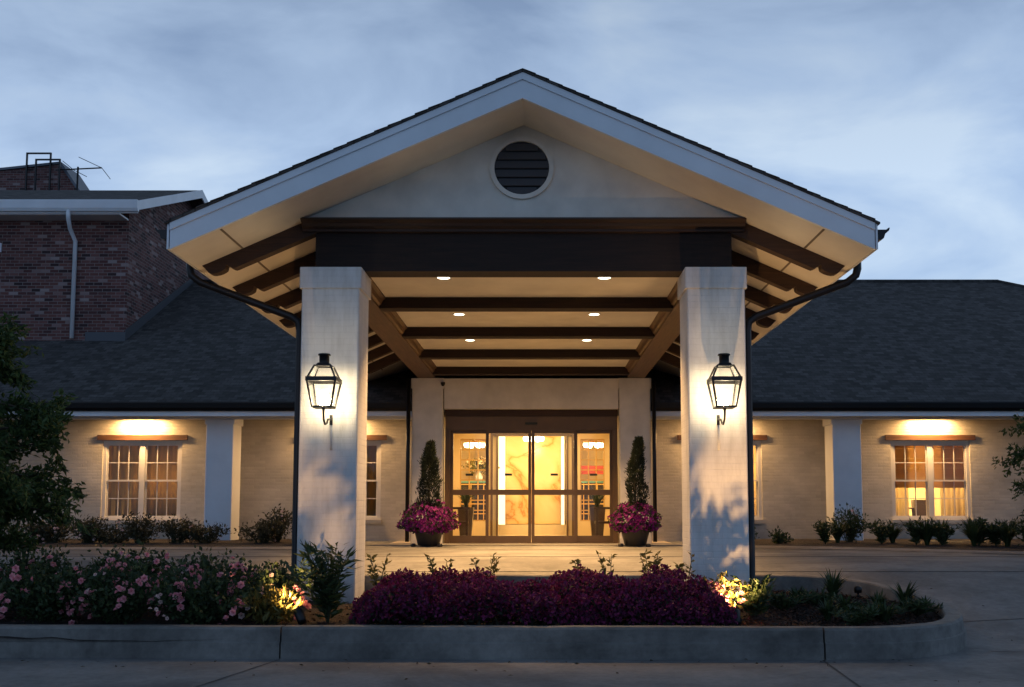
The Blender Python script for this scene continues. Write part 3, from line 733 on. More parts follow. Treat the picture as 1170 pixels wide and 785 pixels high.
# ------------------------------------------------------------------ leaves
def unit(a): return a / np.maximum(np.linalg.norm(a, axis=1, keepdims=True), 1e-9)
def leaves(C, D, length, width, curl=.25, up=None):
    """one bent four-sided leaf per centre C, pointing along D"""
    n = len(C); D = unit(D); A = rng.normal(size=(n, 3)) if up is None else up + rng.normal(size=(n, 3)) * .5
    Sd = unit(np.cross(D, A)); Nn = np.cross(Sd, D)
    ln = (length * rng.uniform(.65, 1.25, n))[:, None]; w = (width * rng.uniform(.7, 1.2, n))[:, None]
    V = np.stack([C, C + D * ln * .5 + Sd * w * .5 + Nn * ln * curl * .3, C + D * ln - Nn * ln * curl * .2, C + D * ln * .5 - Sd * w * .5 + Nn * ln * curl * .3], 1).reshape(-1, 3)
    return V, np.arange(4 * n).reshape(n, 4)
def join(parts):
    V, F, o = [], [], 0
    for v, f in parts: V.append(v); F.append(f + o); o += len(v)
    return np.concatenate(V), np.concatenate(F)
def blossoms(C, r, petals=9):
    """small cupped blossoms: rings of petals round each centre"""
    parts = []
    for c in C:
        ax = unit((rng.normal(size=(1, 3)) * .5 + np.array([[0, -.7, .7]])))[0]
        a = np.cross(ax, [1, .2, .1]); a /= np.linalg.norm(a); b = np.cross(ax, a); rr = r * rng.uniform(.7, 1.25)
        for ring, (rad, hgt, k) in enumerate(((1.0, .15, 6), (.72, .5, 5), (.4, .75, 4))):
            for q in range(k):
                t = 2 * math.pi * (q + .5 * ring + rng.uniform(-.15, .15)) / k; dt = math.pi / k * 1.15
                def pt(tt, f, h): return c + (a * math.cos(tt) + b * math.sin(tt)) * rr * rad * f + ax * rr * h
                parts.append((np.array([pt(t, .15, 0), pt(t - dt, .75, hgt * .7), pt(t, 1.0, hgt), pt(t + dt, .75, hgt * .7)]), np.array([[0, 1, 2, 3]])))
    return join(parts)
def stems_of(loc, w, d, h, k, spread=.8):
    """arching stems from a base to a half-ellipsoid; returns list of point arrays"""
    out_ = []
    for _ in range(k):
        a = rng.uniform(0, 2 * math.pi); rr = math.sqrt(rng.uniform(0, 1)) * spread
        tip = np.array([w / 2 * rr * math.cos(a), d / 2 * rr * math.sin(a), h * (1 - .45 * rr ** 2) * rng.uniform(.72, 1.08)])
        b0 = np.array([tip[0] * .2, tip[1] * .2, 0]); mid = np.array([tip[0] * .5, tip[1] * .5, tip[2] * .6])
        out_.append(np.array([b0, mid, tip]) + np.array(loc))
    return out_
def along(st, n, lo=.25):
    C, D = [], []
    for s in st:
        t = lo + (1 - lo) * rng.uniform(0, 1, n) ** .75; t = t[:, None]
        p = (1 - t) ** 2 * s[0] + 2 * t * (1 - t) * s[1] + t * t * s[2]
        C.append(p); D.append(np.tile(s[2] - s[0], (n, 1)))
    return np.concatenate(C), np.concatenate(D)
def stem_mesh(st, r, mat, parent):
    m = MB()
    for s in st: m.tube([tuple(q) for q in s], [r, r * .8, r * .4], 5, False)
    return m.build('stems', mat, parent)
def bush(name, label, cat, loc, w, d, h, k, per, ll, lw, leafmat, group, fl=None, spread=.9):
    t = thing(name, label, cat, loc, group)
    st = stems_of(loc, w, d, h, k, spread); stem_mesh(st, .006, M['stem'], t)
    C, D = along(st, per, .08); C = C + rng.normal(size=C.shape) * np.array([.05, .05, .035]); C[:, 2] = np.maximum(C[:, 2], loc[2] + .02)
    D = unit(D) * .5 + rng.normal(size=C.shape) * .7 + np.array([0, 0, .15])
    np_mesh('foliage', *leaves(C, D, ll, lw), leafmat, t)
    if fl:
        for nm, mat, num, r in fl:
            tips = np.array([s[2] for s in st]); cl = tips[rng.integers(0, len(tips), max(1, num // 6))]
            c = cl[rng.integers(0, len(cl), num)] + rng.normal(size=(num, 3)) * .042
            c[:, 1] -= rng.uniform(0, d * .35, num); c[:, 2] -= rng.uniform(0, h * .45, num)
            o = np_mesh('blossoms', *blossoms(c, r), mat, t)
    return t
# rose bushes along the left of the island
rx = [(-6.35, 9.9, .70), (-5.55, 9.65, .58), (-5.25, 10.6, .62), (-4.72, 9.75, .56), (-4.35, 10.7, .60), (-3.98, 9.7, .58), (-3.45, 10.5, .58), (-3.22, 9.62, .52), (-2.78, 10.3, .50)]
rl = ['tall pink rose bush under the tree at the left edge', 'pink rose bush by the kerb, first from the left edge', 'tall pink rose bush at the back below the left wing window', 'pink rose bush by the kerb with a big cluster low down', 'rose bush at the back with pink tufts over the driveway edge', 'pink rose bush by the kerb, midway between tree and column', 'rose bush at the back nearest the left column downspout', 'pink rose bush by the kerb hung with a low coral cluster', 'small rose bush lit yellow by the garden uplight beside the left column']
for (x, y, h), lb_ in zip(rx, rl):
    bush('rose_bush', lb_, 'rose bush', (x, y, soil_z(x, y)), 1.15, .95, h, 52, 46, .055, .034, M['rose_leaf'], 'rose bushes in the island', [('', M['rose'], 52, .034), ('', M['rose_pale'], 8, .024)], 1.0)
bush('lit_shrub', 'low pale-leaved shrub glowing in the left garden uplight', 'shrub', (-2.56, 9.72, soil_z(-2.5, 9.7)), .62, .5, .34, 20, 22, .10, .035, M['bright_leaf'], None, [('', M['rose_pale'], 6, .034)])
# leafy tall plant before the left column
def leafy(name, label, loc, h, n, ll, lw, mat, group=None, lean=.25):
    t = thing(name, label, 'plant', loc, group); st = []
    for k in range(n):
        a = rng.uniform(0, 6.28); r = lean * rng.uniform(.2, 1); hh = h * rng.uniform(.55, 1.0) if k else h
        st.append(np.array([(0, 0, 0), (r * .3 * math.cos(a), r * .3 * math.sin(a), hh * .55), (r * math.cos(a), r * math.sin(a), hh)]) + np.array(loc))
    stem_mesh(st, .007, M['stem'], t)
    C, D = along(st, 26, .08); D = rng.normal(size=C.shape) * np.array([1, 1, .25]) + np.array([0, 0, .55])
    np_mesh('foliage', *leaves(C, D, ll, lw, .35), mat, t)
    return t
leafy('leafy_plant', 'tall green leafy plant standing in front of the left column', (-2.03, 9.75, soil_z(-2, 9.7)), .80, 19, .17, .032, M['blade'], None, .42)
leafy('leafy_plant', 'dark green leafy plant at the foot of the right column by its downspout', (2.10, 9.9, soil_z(2.1, 9.9)), .36, 12, .13, .035, M['blade'], None, .3)
# magenta flower bed in front of the porch
def bed_top(x, y):
    """height of the mounded plants: each plant is a dome of its own"""
    pr = np.random.default_rng(3); pc = np.stack([pr.uniform(-1.66, 1.74, 85), pr.uniform(9.16, 10.5, 85)], 1); ph = pr.uniform(.20, .45, 85); pw = pr.uniform(.20, .34, 85)
    d2 = (x[:, None] - pc[None, :, 0]) ** 2 + (y[:, None] - pc[None, :, 1]) ** 2
    return np.max(ph * np.clip(1 - d2 / pw ** 2, 0, 1) ** .45, axis=1) * np.clip(np.minimum(x + 1.86, 1.86 - x) / .45, .2, 1) ** .45
def mound():
    parts = []; n = 34000
    x = rng.uniform(-1.80, 1.80, n); y = rng.uniform(9.10, 10.6, n); top = bed_top(x, y); k = top > .05; x, y, top = x[k], y[k], top[k]
    z = -.38 + (y - 8.9) * .065 + top * rng.uniform(.1, 1.06, len(x)) ** .6
    C = np.stack([x, y, z], 1); D = rng.normal(size=C.shape) + np.array([0, -.5, .6])
    parts.append(leaves(C, D, .042, .032, .3)); return join(parts)
o = np_mesh('magenta_flowers', *mound(), M['bed_petal']); tag(o, 'bed of dark magenta flowers between the two columns', 'flower bed', None, 'stuff')
n = 9000; x = rng.uniform(-1.78, 1.78, n); y = rng.uniform(9.12, 10.6, n); C = np.stack([x, y, -.38 + (y - 8.9) * .065 + bed_top(x, y) * rng.uniform(0, .95, n)], 1)
o = np_mesh('bed_leaves', *leaves(C, rng.normal(size=(n, 3)) + np.array([0, -.3, .5]), (.055), .03), M['bed_leaf']); tag(o, 'dark green leaves under the magenta flowers', 'leaves', None, 'stuff')
sp = [(-1.70, 10.7, .55, 'pale green shoot above the magenta bed beside the left column'), (-1.05, 10.6, .54, 'slender shoot with curled tip above the left part of the magenta bed'), (-.55, 10.5, .56, 'leafy shoot above the magenta bed left of the door centre'), (.42, 10.5, .50, 'low leafy shoot above the magenta bed right of the door centre'), (.72, 10.5, .56, 'broad leafy shoot above the right half of the magenta bed'), (1.15, 10.5, .56, 'long thin shoot arching over the magenta bed'), (1.50, 10.4, .54, 'shoot above the magenta bed beside the right column')]
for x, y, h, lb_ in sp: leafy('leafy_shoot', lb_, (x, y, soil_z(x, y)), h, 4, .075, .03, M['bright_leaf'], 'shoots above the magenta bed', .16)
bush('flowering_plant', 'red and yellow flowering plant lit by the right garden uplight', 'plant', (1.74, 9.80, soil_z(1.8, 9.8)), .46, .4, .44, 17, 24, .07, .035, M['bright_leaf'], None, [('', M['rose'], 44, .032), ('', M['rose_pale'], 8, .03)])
# strap-leaved plants
def strappy(label, loc, h, n, group, cat='plant', w=.028):
    t = thing('strappy_plant', label, cat, loc, group); V, F = [], []; o = 0
    for k in range(n):
        a = rng.uniform(0, 6.28); l = h * rng.uniform(.7, 1.25); bend = rng.uniform(.25, .95); seg = 5; d = np.array([math.cos(a), math.sin(a), 0]); s = np.array([-d[1], d[0], 0])
        b = np.array(loc) + d * .03 * rng.uniform(0, 1)
        for q in range(seg + 1):
            u = q / seg; p = b + d * l * bend * u ** 1.6 * .8 + np.array([0, 0, l * (u - .45 * bend * u ** 2.4)]); ww = w * (1 - u ** 2.2) * .5 + .001
            V += [p - s * ww, p + s * ww]
        F += [(o + 2 * q, o + 2 * q + 1, o + 2 * q + 3, o + 2 * q + 2) for q in range(seg)]; o += 2 * seg + 2
    np_mesh('blades', np.array(V), np.array(F), M['blade'], t, True); return t
for x, y, h, lb_ in ((2.72, 10.75, .20, 'leftmost strap-leaved clump at the right end of the island'), (3.12, 10.85, .34, 'tallest strap-leaved clump at the right end of the island'), (3.05, 10.2, .22, 'front strap-leaved clump in the mulch at the island end'), (3.42, 10.3, .22, 'strap-leaved clump between the tall clump and the rounded kerb'), (3.72, 10.4, .31, 'spiky strap-leaved clump leaning over the rounded kerb end'), (2.75, 9.75, .22, 'low strap-leaved clump near the front kerb by the right downspout'), (3.3, 9.75, .22, 'low strap-leaved clump close to the front kerb near the rounded end')):
    strappy(lb_, (x, y, soil_z(x, y)), h, 60, 'strap-leaved clumps at the island end')
t = thing('path_light', 'small black stake light in the mulch near the rounded kerb end', 'garden light', (3.42, 10.95, soil_z(3.4, 10.95)))
z0 = soil_z(3.42, 10.95); MB().tube([(3.42, 10.95, z0), (3.42, 10.95, z0 + .08)], .012, 6).build('stake', M['black'], t)
MB().lathe([(0, .07), (.04, .07), (.045, .12), (.03, .14), (0, .145)], (3.42, 10.95, z0), 12).build('lamp_head', M['black'], t)
# shrubs in front of the wings
pos = [-10.0, -9.35, -8.75, -8.1, -7.5, -6.9, -6.25, -5.6, -5.0, -4.5]
lbs = ['reddish rose shrub at the far left of the wing bed', 'thin rose shrub left of the left wing window', 'tall rose shrub under the left edge of the left wing window', 'rose shrub under the middle of the left wing window', 'rose shrub under the right edge of the left wing window', 'loose shrub just left of the blue-white post', 'shrub right in front of the left blue-white post', 'bushy shrub right of the left blue-white post', 'shrub against the wall left of the downspout', 'last shrub of the left wing bed beside the downspout']
for x, lb_ in zip(pos, lbs):
    y = 19.6 + random.uniform(-.35, .5); h = random.uniform(.30, .70)
    bush('border_shrub', lb_, 'shrub', (x + random.uniform(-.28, .28), y, .04), random.uniform(.7, 1.5), .75, h, 38, 22, .075, .035, M['shrub_leaf'], 'shrubs in the left wing bed', [('', M['rose_pale'], 6, .03)])
row = [(3.95, 19.3, .34, 'b', 'tiny dark shrub beside the right column downspout'), (4.6, 19.5, .24, 'b', 'small low plant against the wall left of the right post'),
    (5.75, 19.6, .50, 's', 'spiky clump at the left foot of the right blue-white post'), (6.05, 19.9, .70, 'b', 'bushy shrub in front of the right blue-white post'),
    (6.75, 19.4, .46, 's', 'strap-leaved plant between the right post and the right window'), (7.1, 18.6, .50, 's', 'strap-leaved plant below the left edge of the right window'),
    (7.5, 18.9, .52, 's', 'strap-leaved plant under the left part of the right window'), (7.75, 18.1, .44, 's', 'strap-leaved plant nearest the drive under the left part of the right window'),
    (8.0, 18.7, .55, 's', 'strap-leaved plant under the middle of the right window'), (8.25, 17.9, .46, 's', 'strap-leaved plant nearest the drive under the middle of the right window'),
    (8.55, 18.5, .54, 's', 'strap-leaved plant under the right part of the right window'), (8.5, 17.4, .66, 'b', 'dark rose shrub right of the right wing window'),
    (8.75, 16.9, .52, 'b', 'low dark rose shrub by the drive below the small right tree'), (8.95, 17.3, .70, 'b', 'dark rose shrub at the right edge under the small tree')]
for x, y, h, kind, lb_ in row:
    if kind == 's': strappy(lb_, (x, y, .04), h, 120, 'plants in the right wing bed', 'plant', .034)
    else: bush('border_shrub', lb_, 'shrub', (x, y, .04), .85 if h > .4 else .4, .75 if h > .4 else .4, h, 34 if h > .4 else 12, 26, .075, .035, M['rose_leaf'], 'plants in the right wing bed', [('', M['rose_pale'], 5, .03)] if h > .5 else None)
fill = ['low green tuft in the mulch %s' % q for q in ('right behind the right downspout', 'between the two rear strap-leaved clumps', 'in the middle of the island end', 'close to the front kerb of the island end', 'at the very tip of the rounded kerb end', 'between the two front strap-leaved clumps')]
for (x, y, h), lb_ in zip(((2.45, 10.3, .17), (2.85, 10.6, .14), (3.35, 10.0, .13), (2.95, 9.5, .15), (3.75, 10.1, .14), (3.05, 9.85, .14)), fill): leafy('leafy_tuft', lb_, (x, y, soil_z(x, y)), h, 11, .10, .024, M['blade'], 'green tufts at the island end', .3)
fx = [5.4, 6.4, 6.95, 7.35, 7.9, 8.15, 8.7]
fl_ = ['leafy filler plant at the wall left of the right post', 'leafy filler plant right of the right blue-white post', 'leafy filler plant left of the right wing window', 'leafy filler plant under the left corner of the right window', 'leafy filler plant under the centre of the right window', 'leafy filler plant under the right pane of the right window', 'leafy filler plant under the right corner of the right window']
for x, lb_ in zip(fx, fl_): leafy('leafy_plant', lb_, (x, 19.2 - max(0, x - 6) * .5, .04), random.uniform(.35, .5), 16, .12, .03, M['rose_leaf'], 'leafy fillers in the right wing bed', .36)
# trees
def tree(label, base, h, cr, cz, n_l, seed, ll):
    global rng
    rng = np.random.default_rng(seed)
    t = thing('small_tree', label, 'tree', base)
    m = MB(); b = Vector(base)
    m.tube([b, b + Vector((.03, 0, h * .25)), b + Vector((-.02, .03, h * .5)), b + Vector((.02, 0, h * .85))], [.075, .06, .045, .012], 8)
    limbs = []
    for k in range(62):
        a = rng.uniform(0, 6.28); u = rng.uniform(.12, .88); p0 = b + Vector((0, 0, h * u))
        reach = cr * math.sin(math.pi * min(.97, max(.12, (u + .05)))) ** .6 * rng.uniform(.75, 1.08)
        tip = p0 + Vector((math.cos(a) * reach, math.sin(a) * reach, rng.uniform(-.05, .45)))
        mid = (p0 + tip) / 2 + Vector((0, 0, .14)); limbs.append((p0, mid, tip)); m.tube([p0, mid, tip], [.022, .014, .004], 5, False)
    m.build('trunk', M['bark'], t)
    C, D = [], []
    for p0, mid, tip in limbs:
        for _ in range(9):       # twigs with leaf clusters
            u = rng.uniform(.3, 1.0); q = p0 * (1 - u) ** 2 + mid * 2 * u * (1 - u) + tip * u * u
            d = (tip - p0).normalized() + Vector(rng.normal(size=3)) * .75; d.normalize(); L_ = rng.uniform(.15, .42) * cr / 1.3
            k = n_l; s = rng.uniform(0, 1, k)[:, None]
            c = np.array(q)[None] + np.array(d)[None] * L_ * s + rng.normal(size=(k, 3)) * .035; C.append(c)
            D.append(np.array(d)[None] * .6 + rng.normal(size=(k, 3)) * .6 + np.array([0, 0, -.25]))
    C, D = np.concatenate(C), np.concatenate(D)
    np_mesh('crown', *leaves(C, D, ll, ll * .42, .3), M['tree_leaf'], t); return t
tree('dark leafy small tree at the left edge before the wing', (-6.42, 10.9, soil_z(-6.4, 10.9)), 3.0, 1.22, 1.5, 64, 5, .085)
tree('small leafy tree at the right edge before the wing wall', (9.2, 16.6, .03), 2.6, 1.35, 1.5, 40, 9, .095)
rng = np.random.default_rng(21)

# ------------------------------------------------------------------ pots with cypress by the doors
def pot(x, y, lab1, lab2, lab3, hc, fs=1.0, cw=.225, lean=0.0):
    t = thing('flower_pot', lab1, 'pot', (x, y, 0), 'pots beside the doors')
    MB().lathe([(0, .012), (.19, .012), (.205, .03), (.27, .28), (.30, .40), (.32, .40), (.32, .44), (.29, .44), (.27, .40), (0, .38)], (x, y, 0), 32).build('bowl', M['pot'], t)
    for a in (200, 320, 80):
        MB().lathe([(0, 0), (.05, 0), (.055, .03), (.04, .06), (0, .06)], (x + .30 * math.cos(R(a)), y + .25 * math.sin(R(a)), 0), 10).build('foot', M['pot'], t)
    # petunias spill over the rim
    t2 = thing('petunias', lab2, 'flowers', (x, y, .4), 'petunias in the pots')
    def sph(n, sc):
        d = unit(rng.normal(size=(n, 3))); d[:, 2] = np.where(d[:, 2] < -.2, d[:, 2] * .6, d[:, 2])
        r = rng.uniform(.65, 1.0, n)[:, None] ** .5 * (1 + .16 * np.sin(d[:, :1] * 5 + d[:, 1:2] * 7 + x) * np.cos(d[:, 2:] * 6 + x))
        return np.array([x, y, .46])[None] + d * r * np.array([sc * .56 * fs, sc * .52 * fs, sc * .37]), d
    C, d = sph(2100, 1.0); np_mesh('foliage', *leaves(C, d + rng.normal(size=d.shape) * .7, .055, .03), M['rose_leaf'], t2)
    C, d = sph(900, 1.05); parts = []
    for c, nn in zip(C, unit(d + rng.normal(size=d.shape) * .35)):
        a = np.cross(nn, [.3, .2, 1]); a /= np.linalg.norm(a); b = np.cross(nn, a); r = .034 * rng.uniform(.8, 1.2)
        for k in range(5):
            tt = 2 * math.pi * k / 5; w = .62
            parts.append((np.array([c - nn * .01, c + (a * math.cos(tt - w) + b * math.sin(tt - w)) * r * .85 + nn * .006, c + (a * math.cos(tt) + b * math.sin(tt)) * r * 1.1, c + (a * math.cos(tt + w) + b * math.sin(tt + w)) * r * .85 + nn * .006]), np.array([[0, 1, 2, 3]])))
    np_mesh('blossoms', *join(parts), M['petunia'], t2)
    t3 = thing('cypress', lab3, 'tree', (x, y, .4), 'cypresses in the pots')
    MB().tube([(x, y, .4), (x, y, hc * .9)], [.03, .01], 6).build('trunk', M['bark'], t3)
    n = 5200; u = rng.uniform(0, 1, n) ** .8; z = .62 + (hc - .62) * u; prof = cw * np.clip(1.02 - u, 0, 1) ** .5 * np.clip(.6 + u * 2.2, 0, 1)
    a = rng.uniform(0, 6.28, n); rr = prof * rng.uniform(.35, 1.0, n) ** .5 * (1 + .20 * np.sin(a * 3 + z * 7 + x) + .16 * np.sin(a * 2 - z * 15 + x * 3)) * np.where(rng.uniform(0, 1, n) < .05, 1.35, 1)
    C = np.stack([x + rr * np.cos(a) + .03 * np.sin(z * 3) + lean * (z - .5), y + rr * np.sin(a), z], 1); D = np.stack([np.cos(a) * .5, np.sin(a) * .5, np.full(n, 1.1)], 1) + rng.normal(size=(n, 3)) * .35
    np_mesh('crown', *leaves(C, D, .075, .016), M['cypress'], t3)
pot(-2.12, 19.2, 'dark round pot left of the doors holding magenta petunias', 'magenta petunias spilling from the pot left of the doors', 'slim dark cypress rising from the pot left of the doors', 1.96, .93, .225, .03)
pot(1.80, 19.2, 'dark round pot right of the doors holding magenta petunias', 'magenta petunias spilling from the pot right of the doors', 'slim dark cypress rising from the pot right of the doors', 2.04, .80, .20, .06)
# planters and benches inside the vestibule
for x, side in ((-1.60, 'left'), (1.22, 'right')):
    sx = -1 if x < 0 else 1
    t = thing('tall_planter', 'tall tapered grey planter inside the %s side panel' % side, 'planter', (x, 21.7, 0), 'planters in the vestibule')
    MB().frustum((x, 21.7), .009, .74, .22, .34).build('planter_body', M['planter'], t)
    strappy('grassy plant in the tall planter inside the %s side panel' % side, (x, 21.7, .72), .50, 70, 'planter grasses in the vestibule', 'plant', .02)
    bt = thing('bench', 'wooden armed bench end inside the %s side panel' % side, 'bench', (x + sx * .1, 21.15, 0), 'benches in the vestibule')
    xb = x + sx * .12
    MB().box(xb - .2, xb + .2, 20.95, 21.35, .40, .45).build('seat', M['bronze'], bt); MB().box(xb - .24, xb + .26, 20.95, 21.0, .70, .745).build('arm', M['bronze'], bt)
    for q in (-.19, .17): MB().box(xb + q, xb + q + .05, 20.96, 21.01, .009, .70).build('leg', M['bronze'], bt)
    MB().box(xb - .14, xb + .17, 20.965, 21.005, .09, .14).build('stretcher', M['bronze'], bt)
vz_ = thing('flower_vase', 'white vase of green and white flowers on the lobby cabinet', 'vase', (-1.62, 26.65, 1.42))
MB().lathe([(0, 0), (.07, 0), (.10, .12), (.05, .24), (.07, .27)], (-1.62, 26.65, 1.42), 14).build('vase', M['trim'], vz_)
C = np.array([-1.62, 26.65, 1.82]) + rng.normal(size=(420, 3)) * np.array([.17, .1, .08]); np_mesh('foliage', *leaves(C, rng.normal(size=C.shape), .09, .05), M['bright_leaf'], vz_)
C = np.array([-1.62, 26.6, 1.92]) + rng.normal(size=(24, 3)) * np.array([.15, .08, .06]); np_mesh('blossoms', *blossoms(C, .045), M['deco_w'], vz_)
lamp('vestibule_fill', 'AREA', (CX, 22.2, 2.61), 120, WARM2, None, sx=2.4, sy=1.2, aim=(CX, 22.2, 0))  # added area light without a fixture, brightens the vestibule

# ------------------------------------------------------------------ wall lanterns on the columns
def lantern(x, lab):
    y = 10.46; zb, zm, zt_ = 1.775, 2.065, 2.215; w0, w1, w2 = .195, .30, .165; yb = 10.86
    t = thing('wall_lantern', lab, 'lantern', (x, yb, 1.65), 'wall lanterns on the columns')
    f = MB()
    def ring(z, w, h, th): 
        f.box(x - w / 2, x + w / 2, y - w / 2, y - w / 2 + th, z, z + h); f.box(x - w / 2, x + w / 2, y + w / 2 - th, y + w / 2, z, z + h)
        f.box(x - w / 2, x - w / 2 + th, y - w / 2 + th, y + w / 2 - th, z, z + h); f.box(x + w / 2 - th, x + w / 2, y - w / 2 + th, y + w / 2 - th, z, z + h)
    ring(zm - .022, w1 + .02, .044, .02); ring(zb, w0 + .012, .016, .016); ring(zt_ - .01, w2 + .01, .014, .016)
    for a, b in ((-1, -1), (1, -1), (1, 1), (-1, 1)):
        f.tube([(x + a * w0 / 2, y + b * w0 / 2, zb), (x + a * w1 / 2, y + b * w1 / 2, zm)], .0135, 4); f.tube([(x + a * w1 / 2, y + b * w1 / 2, zm), (x + a * w2 / 2, y + b * w2 / 2, zt_)], .012, 4)
    f.build('frame', M['black'], t)
    MB().box(x - w0 / 2, x + w0 / 2, y - w0 / 2, y + w0 / 2, zb - .006, zb - .001).build('base_plate', M['black'], t)
    MB().frustum((x, y), zt_ + .004, zt_ + .03, w2 * .9, .11).lathe([(.052, .03), (.052, .11), (.068, .112), (.06, .128), (0, .137)], (x, y, zt_), 20).build('chimney_cap', M['black'], t)
    gm = MB()
    for (za, wa, zb_, wb) in ((zb + .016, w0 - .004, zm - .012, w1 - .012), (zm + .012, w1 - .012, zt_ - .01, w2 - .004)):
        c = [(-1, -1), (1, -1), (1, 1), (-1, 1)]
        for k in range(4):
            (a, b), (a2, b2) = c[k], c[(k + 1) % 4]
            gm.add([(x + a * wa / 2, y + b * wa / 2, za), (x + a2 * wa / 2, y + b2 * wa / 2, za), (x + a2 * wb / 2, y + b2 * wb / 2, zb_), (x + a * wb / 2, y + b * wb / 2, zb_)], [(0, 1, 2, 3)])
    gm.build('glass', M['lantern_glass'], t)
    MB().lathe([(0, .02), (.03, .02), (.052, .06), (.056, .10), (.04, .16), (.02, .185), (0, .19)], (x, y, zb), 16).build('mantle', M['flame'], t)
    # gooseneck bracket below, back plate on the column
    MB().tube([(x, y, zb - .004), (x, y, zb - .03), (x, y - .0, zb - .06), (x, y + .02, zb - .12), (x, y + .09, zb - .165), (x, y + .17, zb - .15), (x, y + .23, zb - .10), (x, yb - .01, zb - .09)], [.02, .013, .011, .011, .011, .011, .011, .011], 8).build('bracket', M['black'], t)
    MB().box(x - .016, x + .016, yb - .014, yb - .002, zb - .15, zb - .04).build('back_plate', M['black'], t)
    MB().tube([(x + .003, yb - .008, zb - .15), (x + .003, yb - .008, zb - .42)], .012, 6).build('conduit', M['white_brick'], t)
lantern(-2.265, 'lit black gas-style lantern on the left white column')
lantern(1.925, 'lit black gas-style lantern on the right white column')
# ------------------------------------------------------------------ garden uplights
for x, y, aim, lab, pw in ((-2.24, 9.52, (-2.95, 10.55, .75), 'small black uplight in the bed before the left column', 180), (1.80, 9.38, (1.92, 10.85, 1.1), 'small black uplight in the bed before the right column', 480)):
    z = soil_z(x, y); t = thing('garden_uplight', lab, 'garden light', (x, y, z), 'uplights in the island bed')
    MB().tube([(x, y, z - .05), (x, y, z + .07)], .012, 6).build('stake', M['black'], t)
    d = (Vector(aim) - Vector((x, y, z + .1))).normalized(); b = Vector((x, y, z + .1))
    MB().tube([b - d * .06, b - d * .055, b + d * .07, b + d * .09], [.02, .04, .045, .048], 12, True).build('lamp_head', M['black'], t)
    lamp('bulb', 'SPOT', b + d * .10, pw, WARM, t, .022, 96, 1.0, aim)
# security camera on the door lintel
t = thing('security_camera', 'tiny black security camera on the lintel above the left of the doors', 'camera', (-1.95, 20.34, 3.30))
MB().lathe([(0, .0), (.045, 0), (.045, .03), (0, .03)], (-1.98, 20.31, 3.24), 12).build('mount', M['black'], t); MB().lathe([(0, -.05), (.025, -.045), (.04, -.015), (.042, 0)], (-1.98, 20.31, 3.24), 12).build('dome', M['black'], t)

# ------------------------------------------------------------------ red brick building on the left
K = thing('brick_building', 'tall red brick building with white gutter rising behind the left wing', 'building', (-17, 27.7, 0))
GY, GZ = 27.75, 9.65; FY, FZ = 23.40, 8.0; BYk = 2 * GY - FY; sk = (GZ - FZ) / (GY - FY)
def kz(y): return FZ + sk * (y - FY) if y < GY else GZ - sk * (y - GY)
body = [(BY, 0), (2 * GY - BY, 0), (2 * GY - BY, kz(BY) - .13), (GY, GZ - .13), (BY, kz(BY) - .13)]
MB().prism(body, -26, BX, 'x').build('wall', M['red_brick'], K)
ko = BX + .47
for s in (0, 1):
    a, b = ((FY, FZ), (GY, GZ)) if s == 0 else ((BYk, FZ), (GY, GZ))
    MB().prism([a, b, (b[0], b[1] - .12), (a[0], a[1] - .12)], -26, ko - .03, 'x').build('roof', M['shingle'], K)
    MB().prism([(a[0], a[1] + .01), (b[0], b[1] + .01), (b[0], b[1] - .22), (a[0], a[1] - .22)], ko - .028, ko, 'x').build('rake_board', M['trim'], K)
MB().prism([(FY - .002, FZ - .27), (FY - .07, FZ - .27), (FY - .11, FZ - .2), (FY - .13, FZ - .04), (FY - .13, FZ - .005), (FY - .002, FZ - .005)], -26, ko, 'x').build('gutter', M['trim'], K)
MB().box(-26, ko - .03, FY + .0, FY + .03, FZ - .3, FZ - .125).build('fascia', M['trim'], K)
MB().box(-26, BX - .01, FY + .032, BY - .002, FZ - .32, FZ - .28).build('eave_soffit', M['trim'], K)
xd = -11.27
MB().tube([(xd + .09, FY - .06, FZ - .25), (xd + .09, FY - .06, FZ - .42), (xd + .02, FY + .2, FZ - .62), (xd + .02, BY - .07, FZ - .85), (xd + .02, BY - .07, 4.78)], .048, 6).build('downspout', M['trim'], K)
MB().prism([(BY, rz(BY)), (RYr, RZ), (RYr, RZ + .18), (BY, rz(BY) + .26)], BX, BX + .02, 'x').build('flashing', N('lead_flashing').fin((.07, .075, .085), .6, .2), K)
MB().box(-10.95, BX + .018, BY - .03, BY - .001, rz(BY) - .05, rz(BY) + .20).build('flashing', bpy.data.materials['lead_flashing'], K)
MB().box(-13.25, -13.06, BY - .04, BY - .001, 6.9, 7.12).build('wall_box', M['trim'], K)
Q = MB().prism([(-22, 8.2), (-12.9, 8.2), (-15.27, 11.6), (-17.06, 11.40), (-22, 10.95)], 31.2, 32.4, 'y').build('parapet', M['red_brick'], K)
MB().prism([(-12.9, 8.2), (-12.82, 8.2), (-15.23, 11.68), (-17.06, 11.48), (-22, 11.03), (-22, 10.955), (-17.06, 11.405), (-15.27, 11.605)], 31.14, 32.46, 'y').build('coping', N('coping_metal').fin((.10, .11, .13), .5, .3), Q)
t = thing('roof_ladder', 'black hooped ladder rails over the brick parapet', 'ladder', (-15.9, 31.1, 8.6))
for dx, yy, zt_ in ((0, 31.08, 11.95), (.36, 30.95, 11.70)):
    m = MB(); a, b = -16.3 + dx, -15.55 + dx
    m.box(a, a + .045, yy, yy + .05, 9.0, zt_); m.box(b, b + .045, yy, yy + .05, 9.0, zt_); m.box(a + .045, b, yy, yy + .05, zt_ - .045, zt_)
    m.build('rail', M['black'], t)
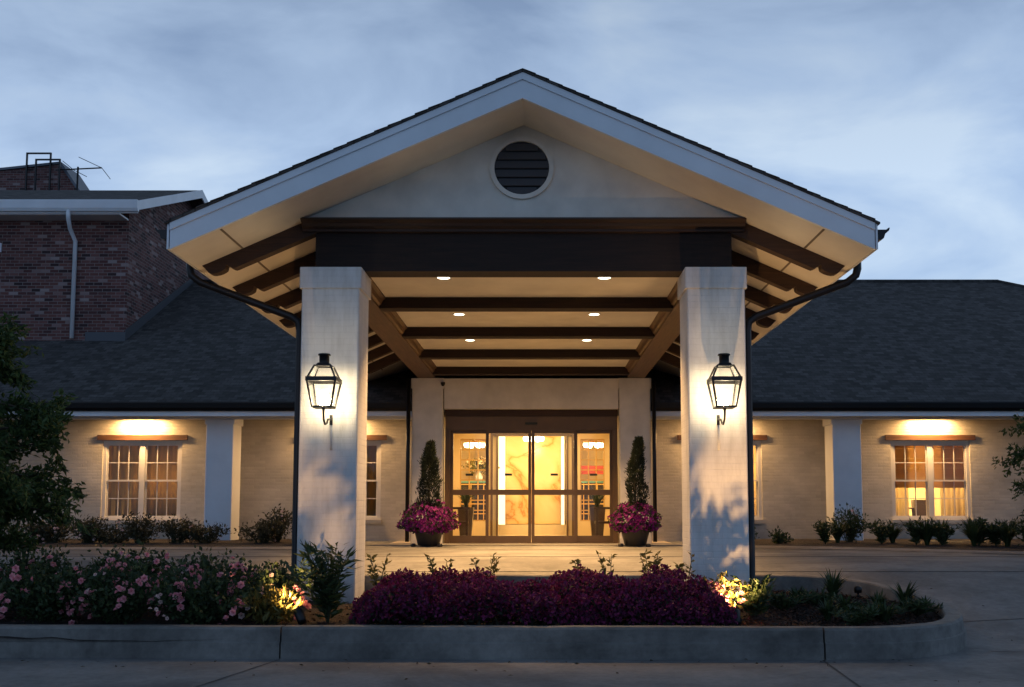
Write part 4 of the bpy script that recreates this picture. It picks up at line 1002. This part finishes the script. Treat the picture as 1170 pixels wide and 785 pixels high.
t = thing('tv_antenna', 'thin television antenna on the roof right of the ladder', 'antenna', (-14.6, 31, 10.0))
MB().tube([(-14.6, 31, 8.3), (-14.6, 31, 11.45)], .03, 6).build('mast', M['black'], t)
MB().tube([(-15.3, 31, 11.35), (-13.85, 31, 11.42)], .022, 6).build('boom', M['black'], t)
for (a, b) in (((-14.5, 30.8, 11.70), (-13.85, 31, 11.42)), ((-13.85, 31, 11.42), (-13.65, 31.2, 11.12)), ((-15.0, 30.8, 11.58), (-14.75, 31.1, 11.36)), ((-14.75, 31, 11.36), (-14.4, 31.2, 11.2))): MB().tube([a, b], .011, 5).build('element', M['black'], t)

# a few fallen leaves along the kerb and on the drive
n = 90; x = rng.uniform(-5.5, 6, n); y = np.where(rng.uniform(0, 1, n) < .7, rng.uniform(8.3, 8.75, n), rng.uniform(7.6, 8.8, n)); k = x > 4.4; y[k] = rng.uniform(8.5, 12, k.sum())
C = np.stack([x, y, drive_z(y) + .012], 1); D = np.stack([rng.normal(size=n), rng.normal(size=n), rng.normal(size=n) * .12], 1)
V, F = leaves(C, D, .045, .02, .2, np.array([[.1, .1, 1.]])); o = np_mesh('fallen_leaves', V, F, leafm('dry_leaf', (.03, .022, .012), (.09, .06, .03), .9, .1))
tag(o, 'scattered dry leaves along the foot of the front kerb', 'leaves', None, 'stuff')

# bark chips over the island soil
n = 9000; x = rng.uniform(-7, 4.02, n); x[:4500] = rng.uniform(1.7, 4.02, 4500); y = rng.uniform(8.98, 11.5, n); k = (x < 2.72) | (np.hypot(x - 2.72, y - 10.23) < 1.24); x, y = x[k], y[k]
z = np.array([soil_z(a, b) for a, b in zip(x, y)]) + rng.uniform(.004, .022, len(x))
V, F = leaves(np.stack([x, y, z], 1), np.stack([rng.normal(size=len(x)), rng.normal(size=len(x)), rng.normal(size=len(x)) * .3], 1), .055, .022, .2, np.array([[.1, .1, 1.]]))
o = np_mesh('bark_chips', V, F, leafm('bark_chip', (.012, .007, .005), (.085, .042, .028), .95, .02)); tag(o, 'dark reddish bark chips covering the island soil', 'mulch', None, 'stuff')
